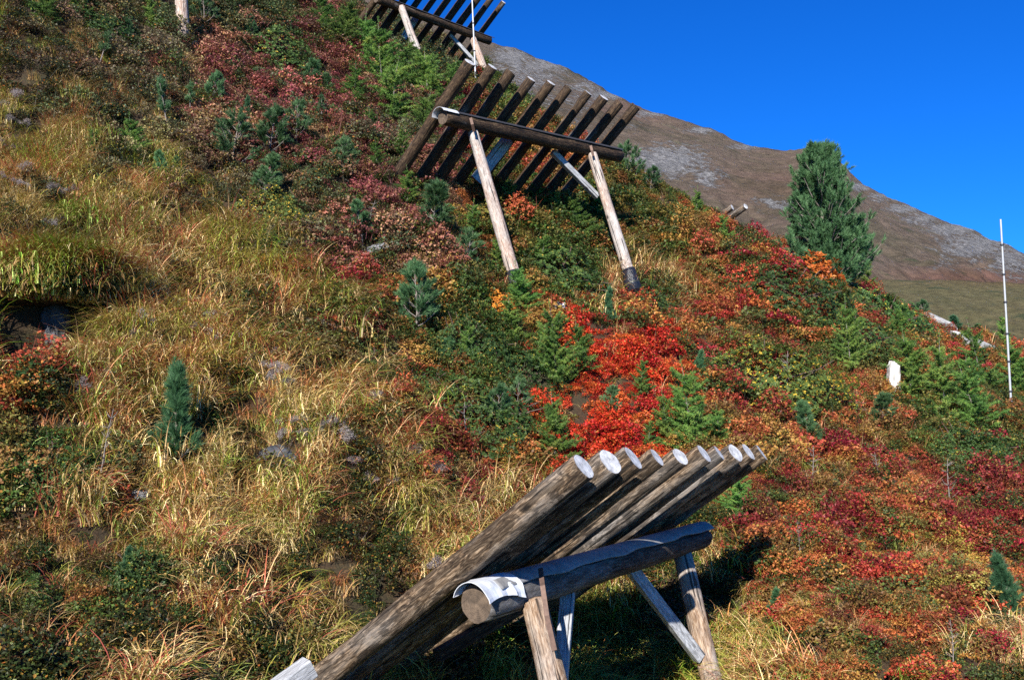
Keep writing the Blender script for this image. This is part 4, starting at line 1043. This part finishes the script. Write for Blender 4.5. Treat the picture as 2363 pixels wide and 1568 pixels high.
KIND = 'g G b d m r R o y L Y k'.split()
MAP = [[1, 2, 3, 3, 3, 3, 3, 4, 3, 3, 9, 9]+[2]*12,
       [1, 0, 2, 2, 7, 4, 4, 4, 5, 3, 3, 3, 9]+[2]*11,
       [0, 0, 0, 2, 7, 4, 5, 5, 4, 4, 4, 3, 3, 3]+[2]*10,
       [0, 0, 0, 8, 2, 7, 4, 4, 4, 2, 4, 3, 7, 7, 3, 2, 3]+[2]*7,
       [0, 0, 0, 0, 2, 2, 3, 3, 4, 4, 7, 3, 7, 3, 3, 3, 7, 7]+[2]*6,
       [0, 1, 0, 0, 0, 0, 2, 7, 4, 7, 2, 3, 3, 3, 3, 3, 7, 4, 7, 4, 3, 2, 2, 2],
       [0, 1, 0, 0, 0, 0, 0, 4, 4, 7, 7, 3, 3, 3, 0, 0, 7, 5, 5, 3, 3, 3, 2, 2],
       [1]+[0]*7+[4, 3, 3, 3, 7, 6, 5, 5, 5, 5, 7, 7, 4, 3, 2, 10],
       [0]*7+[2, 8, 7, 3, 3, 3, 6, 6, 6, 5, 7, 4, 3, 3, 7, 5, 7],
       [7]+[0]*8+[7, 2, 3, 6, 6, 6, 6, 5, 4, 4, 7, 7, 3, 3, 3],
       [7, 3]+[0]*8+[4, 7, 7, 6, 6, 6, 7, 7, 7, 4, 7, 3, 7, 3],
       [3, 0, 7]+[0]*7+[4, 4, 7, 7, 7, 7, 7, 4, 4, 7, 4, 7, 4, 4],
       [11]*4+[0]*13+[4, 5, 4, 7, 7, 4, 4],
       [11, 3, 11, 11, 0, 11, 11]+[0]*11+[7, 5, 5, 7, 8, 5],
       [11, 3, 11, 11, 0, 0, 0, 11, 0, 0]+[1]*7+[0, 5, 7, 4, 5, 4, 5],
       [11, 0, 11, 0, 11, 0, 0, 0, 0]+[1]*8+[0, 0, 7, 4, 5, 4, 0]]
rs = np.random.default_rng(21)
def scatter(n, x0, x1, y0, y1):
    x = rs.uniform(x0, x1, n); y = rs.uniform(y0, y1, n); return x, y
area = 34*31
x, y = scatter(int(area*66), -14, 20, 3.2, 34.5)
# near field denser
xn, yn = scatter(int(12*9*46), -6, 6, 4, 13); x = np.concatenate([x, xn]); y = np.concatenate([y, yn])
# bilinear height lookup on the grid
def hgrid(x, y):
    i = np.clip(np.searchsorted(xs, x)-1, 0, nx-2); j = np.clip(np.searchsorted(ys, y)-1, 0, ny-2)
    fx = (x-xs[i])/(xs[i+1]-xs[i]); fy = (y-ys[j])/(ys[j+1]-ys[j])
    return GZ[j, i]*(1-fx)*(1-fy)+GZ[j, i+1]*fx*(1-fy)+GZ[j+1, i]*(1-fx)*fy+GZ[j+1, i+1]*fx*fy
_e = .15; _s = np.hypot((hgrid(x+_e, y)-hgrid(x-_e, y))/(2*_e), (hgrid(x, y+_e)-hgrid(x, y-_e))/(2*_e))
ex_ = rs.random(len(x)) < np.clip((_s-.9)*.8, 0, .95); x2 = x[ex_]+rs.normal(size=ex_.sum())*.06; y2 = y[ex_]+rs.normal(size=ex_.sum())*.06
x = np.concatenate([x, x2]); y = np.concatenate([y, y2])
for (a, b, r, dp) in pitw[:2]:
    x = np.concatenate([x, a+rs.uniform(-1, 1, 500)*r*1.6]); y = np.concatenate([y, b+rs.uniform(-1, 1, 500)*r*1.6])
z = hgrid(x, y)
bk = ground(85, 672); bc = bk+Vector((.02, -.10, .02)); brx, bry, brz = .80, .45, .20
bvn = []; bq = []
for i in range(25):
    for j in range(48):
        th = math.pi*i/24; ph = 2*math.pi*j/48; d_ = (math.sin(th)*math.cos(ph), math.sin(th)*math.sin(ph), math.cos(th))
        k_ = 1+.22*float(vnoise(d_[0]*2.3, d_[1]*2.3, d_[2]*2.3, 31))+.08*float(vnoise(d_[0]*7, d_[1]*7, d_[2]*7, 32))
        bvn.append((d_[0]*brx*k_, d_[1]*bry*k_, d_[2]*brz*k_))
for i in range(24):
    for j in range(48): bq.append((i*48+j, (i+1)*48+j, (i+1)*48+(j+1) % 48, i*48+(j+1) % 48))
bm_ = bpy.data.meshes.new('turf_bank'); bm_.from_pydata(bvn, [], bq); bm_.materials.append(M_SOIL)
tag(link('turf_bank', bm_, None, bc), 'grassy turf lip overhanging the dark hollow at the left edge', 'turf bank', kind='structure')
qx = (x-bc.x)/brx; qy = (y-bc.y)/bry; q2 = qx*qx+qy*qy; onb = q2 < 1.25
z = np.where(onb, np.maximum(z, bc.z+brz*np.sqrt(np.clip(1-q2, 0, 1))*.9), z)
# turf hanging over the front of the lip
na = 420; aa = -math.pi*rs.random(na); kk = .72+.3*rs.random(na); ex = bc.x+np.cos(aa)*brx*kk; ey = bc.y+np.sin(aa)*bry*kk
ez = bc.z+brz*(np.sqrt(np.clip(1-kk**2, 0, 1)))*np.sign(rs.random(na)-.25)*.9
x = np.concatenate([x, ex]); y = np.concatenate([y, ey]); z = np.concatenate([z, ez])
Pp = np.stack([x, y, z], 1); u, v, dd = proj(Pp)
keep = (u > -420) & (u < 2780) & (v > -260) & (v < 1950)
out_ = (u < -60) | (u > 2420) | (v < -60) | (v > 1640)
keep &= ~(out_ & (rs.random(len(x)) < .55))
keep &= ~((dd > 18) & (rs.random(len(x)) < .25)); gap = fbm(Pp[:, 0]*3.1, Pp[:, 1]*3.1, 8, 55, 2); keep &= ~((gap > .3) & (rs.random(len(x)) < .3))
Pp, u, v, dd = Pp[keep], u[keep], v[keep], dd[keep]; x, y = Pp[:, 0], Pp[:, 1]
pitm = np.zeros(len(x), bool)
for (a, b, r, dp) in []: pitm |= (((x-a)**2+(y-b)**2) < (r*.85)**2) & (Pp[:, 2] < bc.z-.25)
Pp, u, v, dd = Pp[~pitm], u[~pitm], v[~pitm], dd[~pitm]; x, y = Pp[:, 0], Pp[:, 1]
# thin cover on rocks, inside shrubs and on the little gravel path
ok = np.ones(len(x), bool)
for (a, b, r, k) in occupied:
    if k == 'rock': ok &= ~(((x-a)**2+(y-b)**2) < (r*.8)**2)
    if k in ('rhodo', 'fleck'): ok &= ~((((x-a)**2+(y-b)**2) < (r*.55)**2) & (rs.random(len(x)) < .6))
Pp, u, v, dd = Pp[ok], u[ok], v[ok], dd[ok]; x, y = Pp[:, 0], Pp[:, 1]
ju = u+70*fbm(x*1.1, y*1.1, 0, 61, 3)*np.clip(14/dd, .5, 1.4)+rs.normal(size=len(u))*18
jv = v+70*fbm(x*1.1, y*1.1, 9, 67, 3)*np.clip(14/dd, .5, 1.4)+rs.normal(size=len(u))*18
ci = np.clip((ju/98.46).astype(int), 0, 23); cj = np.clip((jv/98).astype(int), 0, 15)
T = np.array(KIND)[np.array(MAP)][cj, ci]
eps = .15
sxn = (hgrid(x+eps, y)-hgrid(x-eps, y))/(2*eps); syn = (hgrid(x, y+eps)-hgrid(x, y-eps))/(2*eps)
down = np.arctan2(-syn, -sxn)
PAL = {'R': [(.60, .035, .02), (.72, .06, .025), (.62, .12, .03), (.42, .02, .02), (.66, .05, .02)],
       'r': [(.42, .02, .04), (.07, .09, .025), (.10, .11, .03), (.52, .045, .025), (.55, .12, .03), (.34, .025, .02), (.50, .20, .04), (.20, .09, .03), (.58, .07, .03)],
       'm': [(.30, .012, .03), (.05, .07, .02), (.22, .02, .022), (.30, .035, .025), (.16, .04, .022), (.36, .08, .03), (.10, .08, .025), (.24, .03, .03), (.40, .05, .03)],
       'o': [(.48, .13, .035), (.42, .20, .04), (.26, .13, .04), (.40, .06, .03), (.20, .16, .04), (.50, .09, .03)],
       'y': [(.45, .30, .05), (.34, .24, .05), (.16, .15, .04), (.42, .14, .03)],
       'd': [(.05, .085, .022), (.07, .11, .025), (.10, .10, .03), (.16, .12, .03), (.045, .07, .02), (.24, .09, .03), (.09, .12, .03)],
       'b': [(.16, .11, .04), (.20, .12, .045), (.10, .10, .03), (.24, .09, .035)],
       'g': [(.14, .12, .035), (.22, .13, .045), (.30, .11, .035), (.10, .12, .03)]}
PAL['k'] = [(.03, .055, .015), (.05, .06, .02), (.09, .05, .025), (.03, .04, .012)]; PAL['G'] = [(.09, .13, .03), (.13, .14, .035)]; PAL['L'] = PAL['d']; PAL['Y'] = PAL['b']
pn = fbm(x*.8, y*.8, 3, 91, 3)*.5+.5
isg = np.zeros(len(x), bool); U = rs.random(len(x))
pg = {'g': .86, 'G': .92, 'b': .45, 'd': .16, 'm': .12, 'o': .22, 'r': .10, 'R': .03, 'y': .35, 'L': .2, 'Y': .6, 'k': .42}
gp = np.array([pg[t] for t in T]); gp = np.clip(gp+(fbm(x*1.7, y*1.7, 5, 33, 2))*.25*(gp > .1), .01, 1)
hol = fbm(x*1.9, y*1.9, 12, 141, 2)+.25*fbm(x*.5, y*.5, 3, 8, 2)
hole = (hol > .10) & np.isin(T, ['g', 'G', 'k'])
pit_shade = np.zeros(len(x), bool)
for (a, b, r, dp) in pitw[:2]: pit_shade |= (((x-a)**2+(y-b)**2) < (r*1.25)**2) & (Pp[:, 2] < bc.z-.2)
hole |= pit_shade; T = np.where(hole, 'k', T); gp = np.where(hole, .35, gp)
isg = (U < gp) & ~pit_shade
tint = np.zeros((len(x), 3))
pm = fbm(x*2.7, y*2.7, 1, 15, 3)*.5+.5
for t, cols in PAL.items():
    s = T == t; n = s.sum()
    if not n: continue
    cols = np.array(cols); idx = (((pm[s]-.5)*2.6+.5+rs.normal(size=n)*.17)*len(cols)).astype(int) % len(cols); tint[s] = cols[idx]
tint *= (.75+.5*rs.random(len(x)))[:, None]; tint[pit_shade] = (.010, .016, .008)  # shade of the left hollow painted as a near-black leaf tint
_l = tint.mean(1, keepdims=True); _mut = np.where(np.isin(T, ['m', 'o', 'r', 'b', 'y']), .93, 1.)[:, None]
tint = _l+(tint-_l)*_mut; tint *= np.where(np.isin(T, ['m', 'o', 'r']), .97, 1.)[:, None]
_q = (u < 1050) & (v < 640); tint[_q] = (tint[_q].mean(1, keepdims=True)*.35+tint[_q]*.65)*1.15
_g = (rs.random(len(x)) < np.where(_q, .22, .12)) & np.isin(T, ['m', 'o', 'r']); tint[_g] = np.array([.055, .075, .022])*(.7+.7*rs.random(_g.sum()))[:, None]
# woody cover
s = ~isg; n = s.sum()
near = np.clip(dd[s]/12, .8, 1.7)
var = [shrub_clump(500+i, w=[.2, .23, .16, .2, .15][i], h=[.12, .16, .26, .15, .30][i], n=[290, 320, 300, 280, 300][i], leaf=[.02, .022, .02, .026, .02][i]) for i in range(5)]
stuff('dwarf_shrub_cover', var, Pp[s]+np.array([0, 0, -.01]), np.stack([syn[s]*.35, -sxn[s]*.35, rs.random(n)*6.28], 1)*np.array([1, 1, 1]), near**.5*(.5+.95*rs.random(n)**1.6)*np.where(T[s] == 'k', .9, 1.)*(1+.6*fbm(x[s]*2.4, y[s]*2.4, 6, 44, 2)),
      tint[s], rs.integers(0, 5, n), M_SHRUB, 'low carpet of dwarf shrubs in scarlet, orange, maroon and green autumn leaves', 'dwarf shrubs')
# grass
s = isg; n = s.sum(); gT = T[s]
gt = np.ones((n, 3)); wob = fbm(x[s]*1.3, y[s]*1.3, 2, 71, 3)
gt *= np.array([1.06, 1.0, .76]); 
gt[gT == 'G'] *= np.array([.62, .95, .5])
gt *= (1+.35*wob)[:, None]*(.75+.45*rs.random(n))[:, None]
gt[rs.random(n) < .10] *= np.array([1.0, .62, .6]); gt[rs.random(n) < .14] *= np.array([.6, .95, .5])
shr = ~np.isin(gT, ['g', 'G', 'Y']); gt[shr] *= np.array([.8, .72, .7])
gs = (.6+.6*rs.random(n))*np.where(shr, .6, 1.)*np.where(v[s] < 500, .7, 1.)*np.clip(dd[s]/10, .95, 1.25)
gvar = [grass_tuft(600+i, n=62, width=.0043, ln=.40+.07*(i % 3), bend=1.2+.35*(i % 2), redp=[.04, .05, .5, .06, .12, .03][i], grn=[.2, .35, .2, .15, .3, .6][i]) for i in range(6)]
rot = np.stack([np.zeros(n), np.zeros(n), down[s]+rs.normal(size=n)*.6], 1)
pk = np.clip(((fbm(x[s]*.9, y[s]*.9, 4, 123, 2)*.7+.5)*6+rs.normal(size=n)*1.3).astype(int), 0, 5)
stuff('tall_grass', gvar, Pp[s], rot, gs, gt, pk, M_GRASS, 'long arching golden, green and reddish grass blades covering the left and bottom of the slope', 'grass')
print('cover', (~isg).sum(), 'grass', isg.sum())
# grey seed heads
sp0 = [(20,245,8),(45,290,6),(25,360,8),(30,435,9),(85,425,6),(150,455,9),(215,610,8),(235,650,5),(300,790,9),(345,770,5),(480,745,9),(500,800,4),(640,700,8),(700,760,6),(735,775,4),(755,1010,9),(795,1050,6),(930,1070,8),
       (880,1130,5),(600,870,5),(660,900,4),(590,830,5),(850,960,4),(1000,1350,5),(210,900,5),(130,560,5),(90,650,4),(985,1110,4),(650,1020,5)]
pos = []
for (a, b, n) in sp0:
    for k in range(n): 
        l = hit(a+rs.normal()*22, b+24+rs.normal()*12) if k < max(1, n*.3) else None
        if l: pos.append(tuple(l))
pos = np.array(pos); n = len(pos)
stuff('seed_heads', [fluff(700), fluff(701)], pos, np.stack([rs.normal(size=n)*.15, rs.normal(size=n)*.15, rs.random(n)*6.28], 1), .42+.35*rs.random(n), np.ones((n, 3)), rs.integers(0, 2, n), M_FLUFF,
      'pale grey fluffy dried seed heads scattered through the golden grass', 'seed heads')

# ------------------------------------------------------------------ light
SD = Vector((-.275*.848, -.961*.848, .53)).normalized()      # towards the sun
sun = bpy.data.lights.new('sun', 'SUN'); sun.energy = 5.0; sun.angle = R(.5); sun.color = (1, .955, .88)
so = bpy.data.objects.new('sun', sun); C.objects.link(so); so.rotation_mode = 'QUATERNION'; so.rotation_quaternion = (-SD).to_track_quat('-Z', 'Y')
w = bpy.data.worlds.new('World'); sc.world = w; w.use_nodes = True; nt = w.node_tree; bg = nt.nodes['Background']
st = nt.nodes.new('ShaderNodeTexSky'); st.sky_type = 'NISHITA'; st.sun_disc = False; st.sun_elevation = math.asin(SD.z); st.sun_rotation = math.atan2(SD.x, SD.y) % (2*math.pi)
st.altitude = 2200; st.air_density = 1.0; st.dust_density = .1; st.ozone_density = 3.0
hs = nt.nodes.new('ShaderNodeHueSaturation'); hs.inputs['Saturation'].default_value = 1.3; hs.inputs['Value'].default_value = 1.0
cm = nt.nodes.new('ShaderNodeMix'); cm.data_type = 'RGBA'; cm.blend_type = 'MULTIPLY'; cm.inputs[0].default_value = 1; cm.inputs[7].default_value = (.13, .535, .98, 1)
nt.links.new(st.outputs[0], hs.inputs['Color']); nt.links.new(hs.outputs[0], cm.inputs[6]); nt.links.new(cm.outputs[2], bg.inputs[0]); bg.inputs[1].default_value = .095
vs = sc.view_settings; vs.view_transform = 'Standard'; vs.look = 'None'; vs.exposure = 1.0; vs.gamma = 1; vs.use_curve_mapping = False
sc.cycles.max_bounces = 5; sc.cycles.diffuse_bounces = 1; sc.cycles.glossy_bounces = 2; sc.cycles.transmission_bounces = 2; sc.cycles.transparent_max_bounces = 4
sc.cycles.use_denoising = False
